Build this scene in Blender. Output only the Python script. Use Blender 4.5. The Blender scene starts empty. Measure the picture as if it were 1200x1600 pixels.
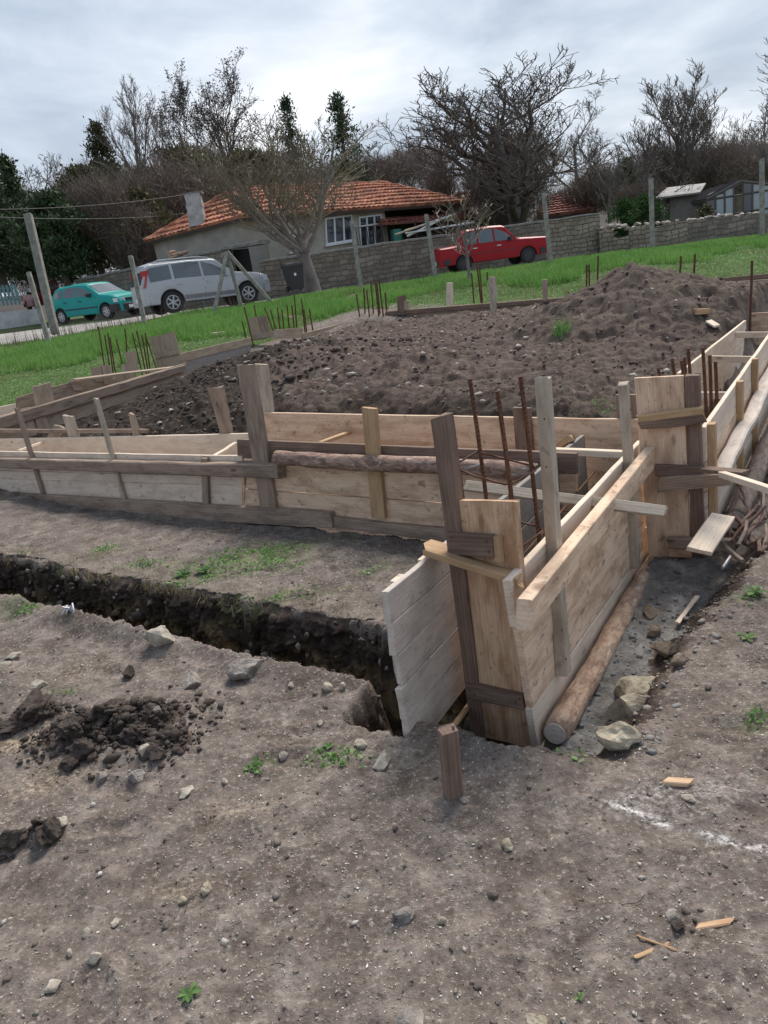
import bpy, bmesh, math, random
import numpy as np
from mathutils import Vector, Matrix
C = bpy.context.scene.collection
SC = bpy.context.scene
rad = math.radians
# ---------------------------------------------------------------- camera
FPX = 1200.0; PITCH = rad(17); ROLL = rad(8.5); HC = 1.6
cd = bpy.data.cameras.new('camera'); cam = bpy.data.objects.new('camera', cd); C.objects.link(cam)
cd.sensor_fit = 'VERTICAL'; cd.sensor_height = 24.0; cd.lens = 24.0 * FPX / 1600.0
cd.clip_start = 0.05; cd.clip_end = 3000
fwd = np.array([0, math.cos(PITCH), -math.sin(PITCH)]); r0 = np.array([1., 0, 0]); u0 = np.cross(r0, fwd)
RIGHT = math.cos(ROLL) * r0 - math.sin(ROLL) * u0
UP = math.cos(ROLL) * u0 + math.sin(ROLL) * r0
M = Matrix.Identity(4)
for i in range(3):
    M[i][0] = RIGHT[i]; M[i][1] = UP[i]; M[i][2] = -fwd[i]
M[2][3] = HC
cam.matrix_world = M
SC.camera = cam
# ---------------------------------------------------------------- light
SUN_EL, SUN_AZ = rad(52), rad(25)      # azimuth clockwise from +Y
w = bpy.data.worlds.new('World'); SC.world = w; w.use_nodes = True
nt = w.node_tree; nt.nodes.clear()
def N(nt, t, **k):
    n = nt.nodes.new(t)
    for a, b in k.items():
        setattr(n, a, b)
    return n
def lk(nt, a, b): nt.links.new(a, b)
sky = N(nt, 'ShaderNodeTexSky', sky_type='NISHITA', sun_disc=False, sun_elevation=SUN_EL, sun_rotation=SUN_AZ, air_density=1.5, dust_density=3.0, altitude=100)
tc = N(nt, 'ShaderNodeTexCoord'); sep = N(nt, 'ShaderNodeSeparateXYZ'); lk(nt, tc.outputs['Generated'], sep.inputs[0])
def mth(nt, op, a, b=None, clamp=False):
    n = N(nt, 'ShaderNodeMath', operation=op, use_clamp=clamp)
    for i, v in enumerate((a, b)):
        if v is None: continue
        if isinstance(v, (int, float)): n.inputs[i].default_value = v
        else: lk(nt, v, n.inputs[i])
    return n.outputs[0]
zc = mth(nt, 'ADD', mth(nt, 'MAXIMUM', sep.outputs[2], 0.0), 0.13)
cx = mth(nt, 'DIVIDE', sep.outputs[0], zc); cy = mth(nt, 'DIVIDE', sep.outputs[1], zc)
cmb = N(nt, 'ShaderNodeCombineXYZ'); lk(nt, cx, cmb.inputs[0]); lk(nt, cy, cmb.inputs[1]); cmb.inputs[2].default_value = 3.7
def noise(nt, vec, scale, detail=5, rough=.55, dist=0., dim='3D'):
    n = N(nt, 'ShaderNodeTexNoise', noise_dimensions=dim); n.inputs['Scale'].default_value = scale; n.inputs['Detail'].default_value = detail
    n.inputs['Roughness'].default_value = rough; n.inputs['Distortion'].default_value = dist
    if vec is not None: lk(nt, vec, n.inputs['Vector'])
    return n.outputs[0]
def ramp(nt, fac, stops, interp='LINEAR'):
    n = N(nt, 'ShaderNodeValToRGB'); r = n.color_ramp; r.interpolation = interp
    while len(r.elements) < len(stops): r.elements.new(.5)
    for e, (p, c) in zip(r.elements, stops):
        e.position = p; e.color = (c, c, c, 1) if isinstance(c, (int, float)) else (*c, 1)
    lk(nt, fac, n.inputs[0]); return n.outputs[0]
def mix(nt, f, a, b, bt='MIX'):
    n = N(nt, 'ShaderNodeMix', data_type='RGBA', blend_type=bt)
    for i, v in ((0, f), (6, a), (7, b)):
        if isinstance(v, (int, float)): n.inputs[i].default_value = v if i == 0 else (v, v, v, 1)
        elif isinstance(v, tuple): n.inputs[i].default_value = (*v, 1)
        else: lk(nt, v, n.inputs[i])
    return n.outputs[2]
n1 = noise(nt, cmb.outputs[0], .36, 6, .5, 1.0); n2 = noise(nt, cmb.outputs[0], 1.5, 6, .55, .4)
cl = ramp(nt, mth(nt, 'ADD', mth(nt, 'MULTIPLY', n1, .72), mth(nt, 'MULTIPLY', n2, .28)), [(.39, (1.5, 1.88, 2.55)), (.48, (2.3, 2.75, 3.45)), (.56, (3.6, 4.0, 4.6)), (.66, (5.7, 5.85, 6.1))])
lowb = ramp(nt, sep.outputs[2], [(.0, 1.0), (.28, 0.0)])
cl = mix(nt, mth(nt, 'MULTIPLY', lowb, .4), cl, (4.7, 5.1, 5.6))
col = mix(nt, .93, sky.outputs[0], cl)
bg = N(nt, 'ShaderNodeBackground'); bg.inputs['Strength'].default_value = 0.105; lk(nt, col, bg.inputs[0])
wo = N(nt, 'ShaderNodeOutputWorld'); lk(nt, bg.outputs[0], wo.inputs[0])
sd = bpy.data.lights.new('sun', 'SUN'); sd.energy = 2.2; sd.angle = rad(26); sd.color = (1, .93, .84)
sun = bpy.data.objects.new('sun', sd); C.objects.link(sun)
sdir = Vector((math.sin(SUN_AZ) * math.cos(SUN_EL), math.cos(SUN_AZ) * math.cos(SUN_EL), math.sin(SUN_EL)))
sun.rotation_euler = sdir.to_track_quat('Z', 'Y').to_euler()
SC.view_settings.view_transform = 'Standard'; SC.view_settings.look = 'None'
SC.view_settings.exposure = 0.90; SC.view_settings.gamma = 1.0
# ---------------------------------------------------------------- placement helpers
CO = np.array([0, 0, HC])
def ray(px, py): return RIGHT * (px - 600) / FPX + UP * (800 - py) / FPX + fwd
def at(px, py, D): return CO + ray(px, py) * D
def onz(px, py, z):
    d = ray(px, py); return CO + d * (z - HC) / d[2]
O2 = np.array([.34, 4.61]); E1 = np.array([math.sin(rad(38)), math.cos(rad(38))]); E2 = np.array([E1[1], -E1[0]])
def ab(a, b, z=0.): q = O2 + E2 * a + E1 * b; return np.array([q[0], q[1], z])
MW = {}
RN = random.Random(7)
class Plane:                                  # a vertical plane through two plan points, n = its outward side
    def __init__(s, a0, b0, a1, b1, n):
        p, q = ab(a0, b0), ab(a1, b1); s.p = p; s.d = (q - p) / np.linalg.norm(q - p)
        s.n = np.array([s.d[1], -s.d[0], 0.]); nn = np.array([*(E2 * n[0] + E1 * n[1]), 0.])
        if s.n @ nn < 0: s.n = -s.n
    def at(s, px, py, off=0.):
        d = ray(px, py); p = s.p + s.n * off
        return CO + d * (((p - CO) @ s.n) / (d @ s.n))
# numpy value noise
def _h(ix, iy, s):
    h = (ix * 374761393 + iy * 668265263 + s * 1442695041) & 0xffffffff
    h = ((h ^ (h >> 13)) * 1274126177) & 0xffffffff
    return ((h ^ (h >> 16)) & 0xffff) / 65535.0
def vn(x, y, s=0):
    x = np.asarray(x, float); y = np.asarray(y, float)
    ix = np.floor(x).astype(np.int64); iy = np.floor(y).astype(np.int64); fx = x - ix; fy = y - iy
    fx = fx * fx * fx * (fx * (fx * 6 - 15) + 10); fy = fy * fy * fy * (fy * (fy * 6 - 15) + 10)
    return (_h(ix, iy, s) * (1 - fx) + _h(ix + 1, iy, s) * fx) * (1 - fy) + (_h(ix, iy + 1, s) * (1 - fx) + _h(ix + 1, iy + 1, s) * fx) * fy
def fbm(x, y, o=4, s=0, g=.5):
    a = 1.; t = 0.; n = 0.
    for i in range(o):
        t = t + a * (vn(x * 1.03 ** i, y, s + i * 7) * 2 - 1); n += a; a *= g
        x, y = x * 1.6 + y * 1.2, y * 1.6 - x * 1.2
    return t / n
def ss(e0, e1, x):
    t = np.clip((x - e0) / (e1 - e0), 0, 1); return t * t * (3 - 2 * t)
GY = np.array([-10, 7.4, 9.6, 13, 15.5, 18, 20, 22, 25, 32, 60, 100, 3000]); GZ = np.array([0, 0, .25, .5, .78, 1.08, 1.30, 1.31, 1.25, 1.20, 1.5, 1.5, 1.5])
def gbase(x, y):
    x = np.asarray(x, float); y = np.asarray(y, float)
    r = np.interp(y, GY, GZ)
    sm = (np.interp(y - .6, GY, GZ) + np.interp(y + .6, GY, GZ) + r) / 3
    return sm - .02 * np.clip(x, 0, 25) * ss(14, 24, y) - .02 * np.clip(x, -25, 0) * ss(25, 32, y) - .12 * ss(-3, -9, x) * ss(16, 20, y) * ss(29, 24, y)
def terrain(x, y, masks=False):
    x = np.asarray(x, float); y = np.asarray(y, float)
    qx = x - O2[0]; qy = y - O2[1]; a = qx * E2[0] + qy * E2[1]; b = qx * E1[0] + qy * E1[1]
    n3 = 0; n0 = fbm(x * .8, y * .8, 3, 1); n1 = fbm(x * 3, y * 3, 3, 5); n2 = fbm(x * 11, y * 11, 4, 9, .55)
    z = gbase(x, y) + .035 * n0 * ss(40, 8, y)
    dark = np.zeros_like(z)
    # soil fill inside the formwork
    ja = a + .10 * n1; jb = b + .08 * n1
    ins = ss(-7.25, -6.9, ja) * ss(.62, .9, jb) * ss(8.9, 8.4, jb) * ss(.10, -.06, ja - .50 - (.27 - .045 * (b - 1.6)) * ss(1.0, 1.7, b))
    fill = .47 + .03 * b - .20 * ss(-.4, .6, a) * ss(6.5, 4, b)
    lowz = ss(-3.6, -5.6, a) * ss(4.5, 1.8, b)      # the fill lies low in the left corner
    fill = fill - .32 * lowz
    fill = fill + .36 * np.exp(-(((a + 4.6) / 1.5) ** 2 + ((b - 3.4) / 1.5) ** 2)) + .12 * np.exp(-(((a + 2.6) / 1.3) ** 2 + ((b - 3.0) / .9) ** 2))
    fill = fill - .28 * np.exp(-(((a + 1.6) / 1.3) ** 2 + ((b - 1.15) / .35) ** 2)) - .1 * np.exp(-(((b - .9) / .4) ** 2))
    rr = np.sqrt(((a + .75) / 1.5) ** 2 + ((b - 6.0) / 1.7) ** 2)
    mnd = np.clip(1 - rr + .10 * n1, 0, 1); mnd = mnd ** 1.05
    fill = fill + .64 * mnd + .10 * np.exp(-(((a - .1) / .9) ** 2 + ((b - 7.2) / .7) ** 2)) + .03 * np.exp(-(((a + 2.6) / 1.6) ** 2 + ((b - 6.2) / 1.4) ** 2))
    fill = fill + .045 * n1 + .055 * n2 + .05 * np.abs(fbm(x * 6, y * 6, 3, 33)) + .02 * fbm(x * 30, y * 30, 3, 44, .6)
    z = z * (1 - ins) + fill * ins
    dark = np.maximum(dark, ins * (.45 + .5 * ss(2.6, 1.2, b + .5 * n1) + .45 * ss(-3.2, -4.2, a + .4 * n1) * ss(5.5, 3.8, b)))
    # strips between panels: dug floor
    st = ss(-.02, .05, b) * ss(.6, .5, b) * ss(1.0, .8, a) * ss(-7.3, -7.1, a)
    z = z - .10 * st
    la = a + .085 * (b + 1.7)
    stA = ss(.89, .96, la) * ss(1.40, 1.34, la) * ss(-1.72, -1.62, b) * ss(.7, .5, b)
    z = z - .22 * stA
    # trench in front
    n3 = fbm(x * 28, y * 28, 3, 44, .6); ed = .045 * n1 + .045 * n2 + .022 * n3
    tf = ss(-1.20, -1.33, b + ed) ; tn = ss(-1.75, -1.64, b + ed * 1.1)
    tr = tf * tn * ss(.98, .90, a + .5 * ed)
    hole = ss(-1.98, -1.88, b + ed) * ss(-1.2, -1.3, b + ed) * ss(.70, .82, a + ed) * ss(1.02, .97, la)
    trm = np.maximum(tr, hole)
    z = z - (.52 + .06 * n1) * trm
    # rough wall texture in the trench
    z = z + trm * (1 - trm) * (.35 * n2 + .25 * n3)
    z = z + .05 * ss(-1.95, -1.75, b) * ss(-1.62, -1.72, b) * ss(.9, .5, a) * (1 + n1)
    # dip below the column form and excavated bed right of the log
    dip = ss(-1.86, -1.76, b + ed) * ss(-1.5, -1.6, b) * ss(.93, 1.02, a) * ss(1.48, 1.4, a)
    z = z - .15 * dip - .045 * ss(-.42, -.12, b) * ss(.1, -.05, b) * ss(1.0, .4, a)
    bw = 1.73 + .10 * ss(-1, 1, b)
    bed = ss(-1.86, -1.62, b + ed) * ss(bw + .05, bw - .17, a + ed * .9 + .03 * n1) * ss(1.2, 1.3, la) * ss(4.5, 4, b)
    bed2 = ss(.35, .7, b) * ss(2.35, 2.1, a + ed) * ss(1.4, 1.5, a) * ss(4.5, 4, b)
    bedm = np.maximum(bed, bed2)
    z = z - .15 * bedm * (1 + .25 * n2) + .012 * bedm * n3
    # loose dark soil heaps in the foreground
    for (hx, hy, rx, ry, hh) in HEAPS:
        m = np.exp(-(((x - hx) / rx) ** 2 + ((y - hy) / ry) ** 2))
        z = z + hh * m * (1 + 1.3 * n2 + .5 * n1 + .9 * n3); dark = np.maximum(dark, ss(.30, .55, m + .16 * n1 + .1 * n2) * .95)
    outn = (1 - ins) * (1 - trm) * ss(24, 12, y)
    z = z + outn * (.013 * n2 + .020 * n1 + .008 * fbm(x * 40, y * 40, 3, 21, .6))
    z = z + trm * .03 * n2
    nm = y < 6.2
    if np.any(nm):
        xs_, ys_ = x[nm], y[nm]; dz = np.zeros(len(xs_))
        for (hx, hy, an, rx, ry, dp) in PRINTS:
            c_, s_ = math.cos(an), math.sin(an); u_ = ((xs_ - hx) * c_ + (ys_ - hy) * s_) / rx; v_ = (-(xs_ - hx) * s_ + (ys_ - hy) * c_) / ry; q_ = u_ ** 4 + v_ * v_; dz += dp * (-np.exp(-q_ ** 2) + .55 * np.exp(-((q_ - 1.7) / .6) ** 2))
        z[nm] += dz * (1 - dark[nm]) * (1 - trm[nm]) * (b[nm] < -.1)
    if not masks: return z
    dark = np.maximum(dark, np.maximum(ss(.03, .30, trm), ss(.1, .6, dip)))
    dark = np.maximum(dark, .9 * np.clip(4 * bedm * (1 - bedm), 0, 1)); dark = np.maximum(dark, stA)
    lawn = np.maximum(ss(-7.85, -8.15, a + .25 * n1), ss(9.2, 9.6, b + .1 * a + .3 * n1) ) * ss(6.5, 8, y)
    lawn = np.maximum(lawn, ss(2.2, 2.6, a) * ss(7.5, 9, y))
    return z, dark, lawn, bedm * ss(.45, .9, bedm), a, b, trm
HEAPS = []
_pr = random.Random(12); PRINTS = []
for _ in range(70):
    PRINTS.append((_pr.uniform(-1.9, 2.3), _pr.uniform(1.1, 5.2), _pr.uniform(0, 3.14), _pr.uniform(.10, .15), _pr.uniform(.040, .055), _pr.uniform(.006, .014)))
for (px, py, rx, ry, hh) in [(195, 1140, .24, .15, .055), (60, 1112, .12, .06, .04), (75, 1297, .05, .035, .035), (10, 1312, .06, .04, .03), (110, 1150, .15, .10, .04), (262, 1165, .10, .08, .02)]:
    q = onz(px, py, 0.02); HEAPS.append((q[0], q[1], rx, ry, hh))
_T = np.geomspace(.9, 70, 2600)
def gp(px, py, off=0.):                        # where the ray of a pixel meets the ground
    d = ray(px, py); P = CO[None] + d[None] * _T[:, None]
    h = terrain(P[:, 0], P[:, 1]); k = np.argmax(P[:, 2] < h)
    if P[k, 2] >= h[k]: k = len(_T) - 1
    return np.array([P[k, 0], P[k, 1], h[k] + off])
def gz(x, y): return float(terrain(np.array([x]), np.array([y]))[0])
# ---------------------------------------------------------------- object helpers
def tag(o, label=None, cat=None, group=None, kind=None):
    if label: o['label'] = label
    if cat: o['category'] = cat
    if group: o['group'] = group
    if kind: o['kind'] = kind
    return o
def thing(name, loc, label, cat, group=None, rz=0., mw=None):
    o = bpy.data.objects.new(name, None); o.empty_display_size = .1; C.objects.link(o)
    mw = mw if mw is not None else Matrix.Translation(Vector(loc)) @ Matrix.Rotation(rz, 4, 'Z'); o.matrix_basis = mw; MW[o.name] = mw
    return tag(o, label, cat, group)
def link(name, me, mat, parent=None, mw=None):
    o = bpy.data.objects.new(name, me); C.objects.link(o)
    if mat is not None and not me.materials: me.materials.append(mat)
    mw = mw if mw is not None else Matrix.Identity(4)
    if parent is not None:
        o.parent = parent; o.matrix_basis = MW[parent.name].inverted() @ mw
        MW[o.name] = mw
    else:
        o.matrix_basis = mw; MW[o.name] = mw
    return o
def npmesh(name, V, Fc, smooth=False):
    me = bpy.data.meshes.new(name); V = np.asarray(V, np.float32)
    if isinstance(Fc, np.ndarray):
        k = Fc.shape[1]; me.vertices.add(len(V)); me.vertices.foreach_set('co', V.ravel())
        me.loops.add(Fc.size); me.loops.foreach_set('vertex_index', Fc.ravel().astype(np.int32))
        me.polygons.add(len(Fc)); me.polygons.foreach_set('loop_start', np.arange(0, Fc.size, k, dtype=np.int32))
        me.update(calc_edges=True)
    else:
        me.from_pydata(V.tolist(), [], Fc); me.update()
    if smooth: me.polygons.foreach_set('use_smooth', np.ones(len(me.polygons), bool))
    return me
def frame(o, x, y):
    x = np.asarray(x, float); x = x / np.linalg.norm(x); z = np.cross(x, y); z = z / np.linalg.norm(z); y = np.cross(z, x)
    m = Matrix.Identity(4)
    for i in range(3): m[i][0] = x[i]; m[i][1] = y[i]; m[i][2] = z[i]; m[i][3] = o[i]
    return m
def slab(name, A, B, Cc, D, T, n, mat, parent=None, jit=.0022, bev=.0025, seg=None, label=None, rag=.0):
    """board: A->B one long edge, D->C the other (face towards n), thickness T going away from n"""
    A, B, Cc, D = [np.asarray(p, float) for p in (A, B, Cc, D)]; n = np.asarray(n, float); n = n / np.linalg.norm(n)
    L = np.linalg.norm(B - A); Wd = max(np.linalg.norm(D - A), 1e-3); k = seg or max(4, min(40, int(L / .06)))
    bw = min(bev / Wd, .2); bt = min(bev, T * .3); s0 = RN.random() * 100
    sec = [(0, bt), (bw, 0), (.5, 0), (1 - bw, 0), (1, bt), (1, T - bt), (1 - bw, T), (.5, T), (bw, T), (0, T - bt)]
    V = []; F = []
    for i in range(k + 1):
        u = i / k; w1 = jit * (vn(u * L * 5 + s0, 0., 3) * 2 - 1); w2 = jit * (vn(u * L * 5 + s0, 9., 4) * 2 - 1); w3 = jit * 1.2 * (vn(u * L * 2.2 + s0, 5., 5) * 2 - 1)
        for (s, t) in sec:
            uu = u
            if i in (0, k): uu = u + (rag * (RN.random() - .5) / max(L, .01)) + (s - .5) * rag * .6 / max(L, .01) * (1 if int(s0) % 2 else -1)
            P = (A + (B - A) * uu) * (1 - s) + (D + (Cc - D) * uu) * s - n * (t + w3)
            e = (D - A) / Wd; P = P + e * (w1 * (1 - s) + w2 * s)
            V.append(P)
    m = len(sec)
    for i in range(k):
        for j in range(m):
            j2 = (j + 1) % m; F.append((i * m + j, i * m + j2, (i + 1) * m + j2, (i + 1) * m + j))
    F.append(tuple(range(m - 1, -1, -1))); F.append(tuple(k * m + j for j in range(m)))
    mw = frame(A, B - A, D - A); inv = np.array(mw.inverted()); V = np.array(V); V = V @ inv[:3, :3].T + inv[:3, 3]
    me = npmesh(name, V, F)
    bm = bmesh.new(); bm.from_mesh(me); bmesh.ops.recalc_face_normals(bm, faces=bm.faces); bm.to_mesh(me); bm.free()
    o = link(name, me, mat, parent, mw)
    if label: o['label'] = label
    return o
def stick(name, p0, p1, wd, T, face, mat, parent=None, **k):
    """bar whose CENTRE line of the face is p0->p1, width wd, face normal ~face"""
    p0, p1, face = [np.asarray(v, float) for v in (p0, p1, face)]
    d = (p1 - p0) / np.linalg.norm(p1 - p0); face = face - d * (face @ d); face = face / np.linalg.norm(face); s = np.cross(face, d) * wd / 2
    return slab(name, p0 - s, p1 - s, p1 + s, p0 + s, T, face, mat, parent, **k)
def pslab(name, pl, off, q, T, mat, parent=None, **k):
    """q: pixel corners tl,tr,br,bl of the visible face; long side is chosen automatically"""
    P = [pl.at(x, y, off) for x, y in q]; n = pl.n if (CO - P[0]) @ pl.n > 0 else -pl.n
    if np.linalg.norm(P[1] - P[0]) >= np.linalg.norm(P[3] - P[0]): return slab(name, P[3], P[2], P[1], P[0], T, n, mat, parent, **k)
    return slab(name, P[3], P[0], P[1], P[2], T, n, mat, parent, **k)
def pts_tube(pts, rs, k=8, cap=True, jit=0., sd=1):
    pts = np.asarray(pts, float); rs = np.asarray(rs, float); n = len(pts); r = random.Random(sd)
    tg = np.gradient(pts, axis=0); tg /= np.linalg.norm(tg, axis=1)[:, None] + 1e-12
    ref = np.array([0, 0, 1.]) if abs(tg[0][2]) < .9 else np.array([1., 0, 0]); V = []; F = []
    for i in range(n):
        s = np.cross(tg[i], ref); s /= np.linalg.norm(s); t = np.cross(s, tg[i])
        for j in range(k):
            a = 2 * math.pi * j / k; q = rs[i] * (1 + jit * (r.random() - .5)); V.append(pts[i] + (s * math.cos(a) + t * math.sin(a)) * q)
    for i in range(n - 1):
        for j in range(k): j2 = (j + 1) % k; F.append((i * k + j, i * k + j2, (i + 1) * k + j2, (i + 1) * k + j))
    if cap: F.append(tuple(range(k - 1, -1, -1))); F.append(tuple((n - 1) * k + j for j in range(k)))
    return V, F
class MB:
    def __init__(s): s.V = []; s.F = []
    def add(s, V, F):
        o = len(s.V); s.V.extend([tuple(v) for v in V]); s.F.extend([tuple(i + o for i in f) for f in F]); return s
    def tube(s, pts, rs, k=6, **kw): return s.add(*pts_tube(pts, rs if hasattr(rs, '__len__') else [rs] * len(pts), k, **kw))
    def box(s, x0, x1, y0, y1, z0, z1):
        return s.add([(x, y, z) for x in (x0, x1) for y in (y0, y1) for z in (z0, z1)], [(0, 1, 3, 2), (4, 6, 7, 5), (0, 4, 5, 1), (2, 3, 7, 6), (0, 2, 6, 4), (1, 5, 7, 3)])
    def hexa(s, P): # 8 pts: bottom 4 ccw, top 4 ccw
        return s.add(P, [(3, 2, 1, 0), (4, 5, 6, 7), (0, 1, 5, 4), (1, 2, 6, 5), (2, 3, 7, 6), (3, 0, 4, 7)])
    def obj(s, name, mat, parent=None, mw=None, smooth=False):
        me = npmesh(name, np.array(s.V), s.F, smooth)
        return link(name, me, mat, parent, mw)
def rod(name, p0, p1, r, mat, parent=None, bend=0., k=8, sg=6, smooth=True):
    p0 = np.asarray(p0, float); p1 = np.asarray(p1, float); L = np.linalg.norm(p1 - p0); d = (p1 - p0) / L
    s0 = RN.random() * 50; mw = frame(p0, d, [0.3, 1, .2] if abs(d[1]) < .9 else [1, 0, 0])
    pts = [(L * i / sg, bend * math.sin(math.pi * i / sg + s0 * .01) * (1 if int(s0) % 2 else -1), bend * .5 * math.sin(2 * math.pi * i / sg)) for i in range(sg + 1)]
    V, F = pts_tube(pts, [r] * (sg + 1), k)
    return link(name, npmesh(name, V, F, False), mat, parent, mw)
# ---------------------------------------------------------------- materials
def newmat(name):
    m = bpy.data.materials.new(name); m.use_nodes = True; nt = m.node_tree; nt.nodes.clear()
    b = N(nt, 'ShaderNodeBsdfPrincipled'); o = N(nt, 'ShaderNodeOutputMaterial'); lk(nt, b.outputs[0], o.inputs[0]); return m, nt, b
def setv(nt, s, v):
    if isinstance(v, (int, float)): s.default_value = v
    elif isinstance(v, tuple): s.default_value = (*v, 1)
    else: lk(nt, v, s)
def bump(nt, b, h, dist=.01, st=1.):
    n = N(nt, 'ShaderNodeBump'); n.inputs['Distance'].default_value = dist; n.inputs['Strength'].default_value = st; lk(nt, h, n.inputs['Height']); lk(nt, n.outputs[0], b.inputs['Normal'])
def mapv(nt, vec, sc=(1, 1, 1), addv=None, rot=(0, 0, 0)):
    m = N(nt, 'ShaderNodeMapping'); m.inputs['Scale'].default_value = sc; m.inputs['Rotation'].default_value = rot; lk(nt, vec, m.inputs['Vector'])
    if addv is not None: lk(nt, addv, m.inputs['Location'])
    return m.outputs[0]
def objrand(nt):
    oi = N(nt, 'ShaderNodeObjectInfo'); r = oi.outputs['Random']
    c = N(nt, 'ShaderNodeCombineXYZ'); lk(nt, mth(nt, 'MULTIPLY', r, 37.), c.inputs[0]); lk(nt, mth(nt, 'MULTIPLY', r, 91.), c.inputs[1]); lk(nt, mth(nt, 'MULTIPLY', r, 53.), c.inputs[2])
    return r, c.outputs[0]
def objvec(nt):
    t = N(nt, 'ShaderNodeTexCoord'); return t.outputs['Object']
def wood(name, light, dark, stain, st=.4, cem=0., cemc=(.42, .41, .40), var=.25, mud=.0, rings=9.):
    m, nt, b = newmat(name); v = objvec(nt); r, rv = objrand(nt)
    g0 = noise(nt, mapv(nt, v, (1.3, 16, 16), rv), 1.6, 5, .6, 1.6); g = mapv(nt, v, (2.4, 52, 52), rv); gr = mth(nt, 'ADD', mth(nt, 'MULTIPLY', g0, .6), mth(nt, 'MULTIPLY', noise(nt, g, 1.5, 6, .7, .8), .4))
    wv = N(nt, 'ShaderNodeTexWave', wave_type='BANDS', bands_direction='Y'); lk(nt, mapv(nt, v, (.55, 6, 3), rv), wv.inputs['Vector'])
    wv.inputs['Scale'].default_value = rings * .35; wv.inputs['Distortion'].default_value = 7; wv.inputs['Detail'].default_value = 3; wv.inputs['Detail Scale'].default_value = .8
    f = mth(nt, 'ADD', mth(nt, 'MULTIPLY', gr, .84), mth(nt, 'MULTIPLY', wv.outputs[0], .16))
    c = mix(nt, ramp(nt, f, [(.30, 0.), (.66, 1.)]), dark, light)
    c = mix(nt, mth(nt, 'MULTIPLY', r, var), c, tuple(x * .55 for x in light))
    # knots
    vo = N(nt, 'ShaderNodeTexVoronoi', feature='F1'); lk(nt, mapv(nt, v, (2.6, 7, 3), rv), vo.inputs['Vector']); vo.inputs['Scale'].default_value = 1.0
    kn = ramp(nt, vo.outputs['Distance'], [(.05, 1.), (.12, 0.)]); c = mix(nt, mth(nt, 'MULTIPLY', kn, .75), c, tuple(x * .3 for x in dark))
    # long stains and blotches
    s1 = noise(nt, mapv(nt, v, (2.5, 9, 9), rv), 1.6, 5, .6); c = mix(nt, mth(nt, 'MULTIPLY', ramp(nt, s1, [(.44, 0.), (.62, 1.)]), st), c, stain)
    s2 = noise(nt, mapv(nt, v, (9, 11, 11), rv), 2.0, 6, .7, .5); c = mix(nt, mth(nt, 'MULTIPLY', ramp(nt, s2, [(.57, 0.), (.66, 1.)]), min(.9, .6 * st + mud)), c, (.15, .112, .085))
    if cem > 0:
        s3 = noise(nt, mapv(nt, v, (5, 8, 8), rv), 2.2, 7, .68, .3); c = mix(nt, mth(nt, 'MULTIPLY', ramp(nt, s3, [(.30, 0.), (.55, 1.)]), cem), c, cemc)
        s4 = noise(nt, mapv(nt, v, (30, 30, 30), rv), 2.2, 4, .7); c = mix(nt, mth(nt, 'MULTIPLY', ramp(nt, s4, [(.56, 0.), (.66, 1.)]), cem * .7), c, tuple(x * .45 for x in cemc))
    setv(nt, b.inputs['Base Color'], c); b.inputs['Roughness'].default_value = .85; b.inputs['Specular IOR Level'].default_value = .25
    bump(nt, b, mth(nt, 'ADD', gr, mth(nt, 'MULTIPLY', kn, -.4)), .0035, .8); return m
W = {
 'pine': wood('pine_wood', (.84, .64, .47), (.66, .47, .33), (.40, .25, .16), .65, mud=.25),
 'pale': wood('pale_pine_wood', (.84, .72, .585), (.70, .56, .43), (.50, .40, .32), .4, var=.1),
 'lime': wood('limed_wood', (.80, .67, .54), (.64, .51, .39), (.42, .31, .23), .5, cem=.3, cemc=(.68, .61, .55), mud=.35),
 'yellow': wood('yellow_pine_wood', (.58, .40, .24), (.42, .27, .145), (.28, .165, .09), .5),
 'orange': wood('stained_column_wood', (.78, .55, .37), (.56, .36, .22), (.34, .18, .09), .75, mud=.1),
 'old': wood('old_grey_wood', (.43, .33, .255), (.25, .18, .135), (.10, .075, .06), .5),
 'brown': wood('dark_brown_wood', (.28, .195, .15), (.16, .108, .082), (.06, .042, .035), .4, var=.15),
 'grey': wood('grey_weathered_wood', (.62, .53, .42), (.42, .34, .26), (.24, .18, .12), .6, cem=.1, mud=.15),
 'cement': wood('cement_stained_wood', (.76, .65, .56), (.52, .43, .36), (.26, .20, .165), .6, cem=.55, cemc=(.62, .565, .515), mud=.35),
 'cgrey': wood('cement_grey_board', (.33, .30, .27), (.2, .18, .16), (.16, .145, .13), .5, cem=.9, cemc=(.29, .27, .25), mud=.25),
 'farpine': wood('far_pine_wood', (.50, .40, .31), (.36, .27, .2), (.2, .14, .1), .4, mud=.2),
}
def bark(name, c1, c2, c3, sc=1.):
    m, nt, b = newmat(name); v = objvec(nt); r, rv = objrand(nt)
    n1 = noise(nt, mapv(nt, v, (6 * sc, 14 * sc, 14 * sc), rv), 2., 6, .65, .8); n2 = noise(nt, mapv(nt, v, (3 * sc, 9 * sc, 9 * sc), rv), 2.5, 5, .6, 1.)
    c = mix(nt, ramp(nt, n1, [(.35, 0.), (.6, 1.)]), c1, c2); c = mix(nt, ramp(nt, n2, [(.56, 0.), (.68, .8)]), c, c3)
    setv(nt, b.inputs['Base Color'], c); b.inputs['Roughness'].default_value = .9; bump(nt, b, mth(nt, 'ADD', n1, n2), .008, 1.); return m
W['bark'] = bark('reddish_bark', (.26, .155, .105), (.54, .38, .27), (.64, .55, .46))
W['bark2'] = bark('patchy_bark', (.13, .075, .055), (.38, .25, .19), (.56, .52, .50))
W['bark3'] = bark('grey_brown_bark', (.13, .095, .075), (.27, .21, .17), (.38, .33, .29))
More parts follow.
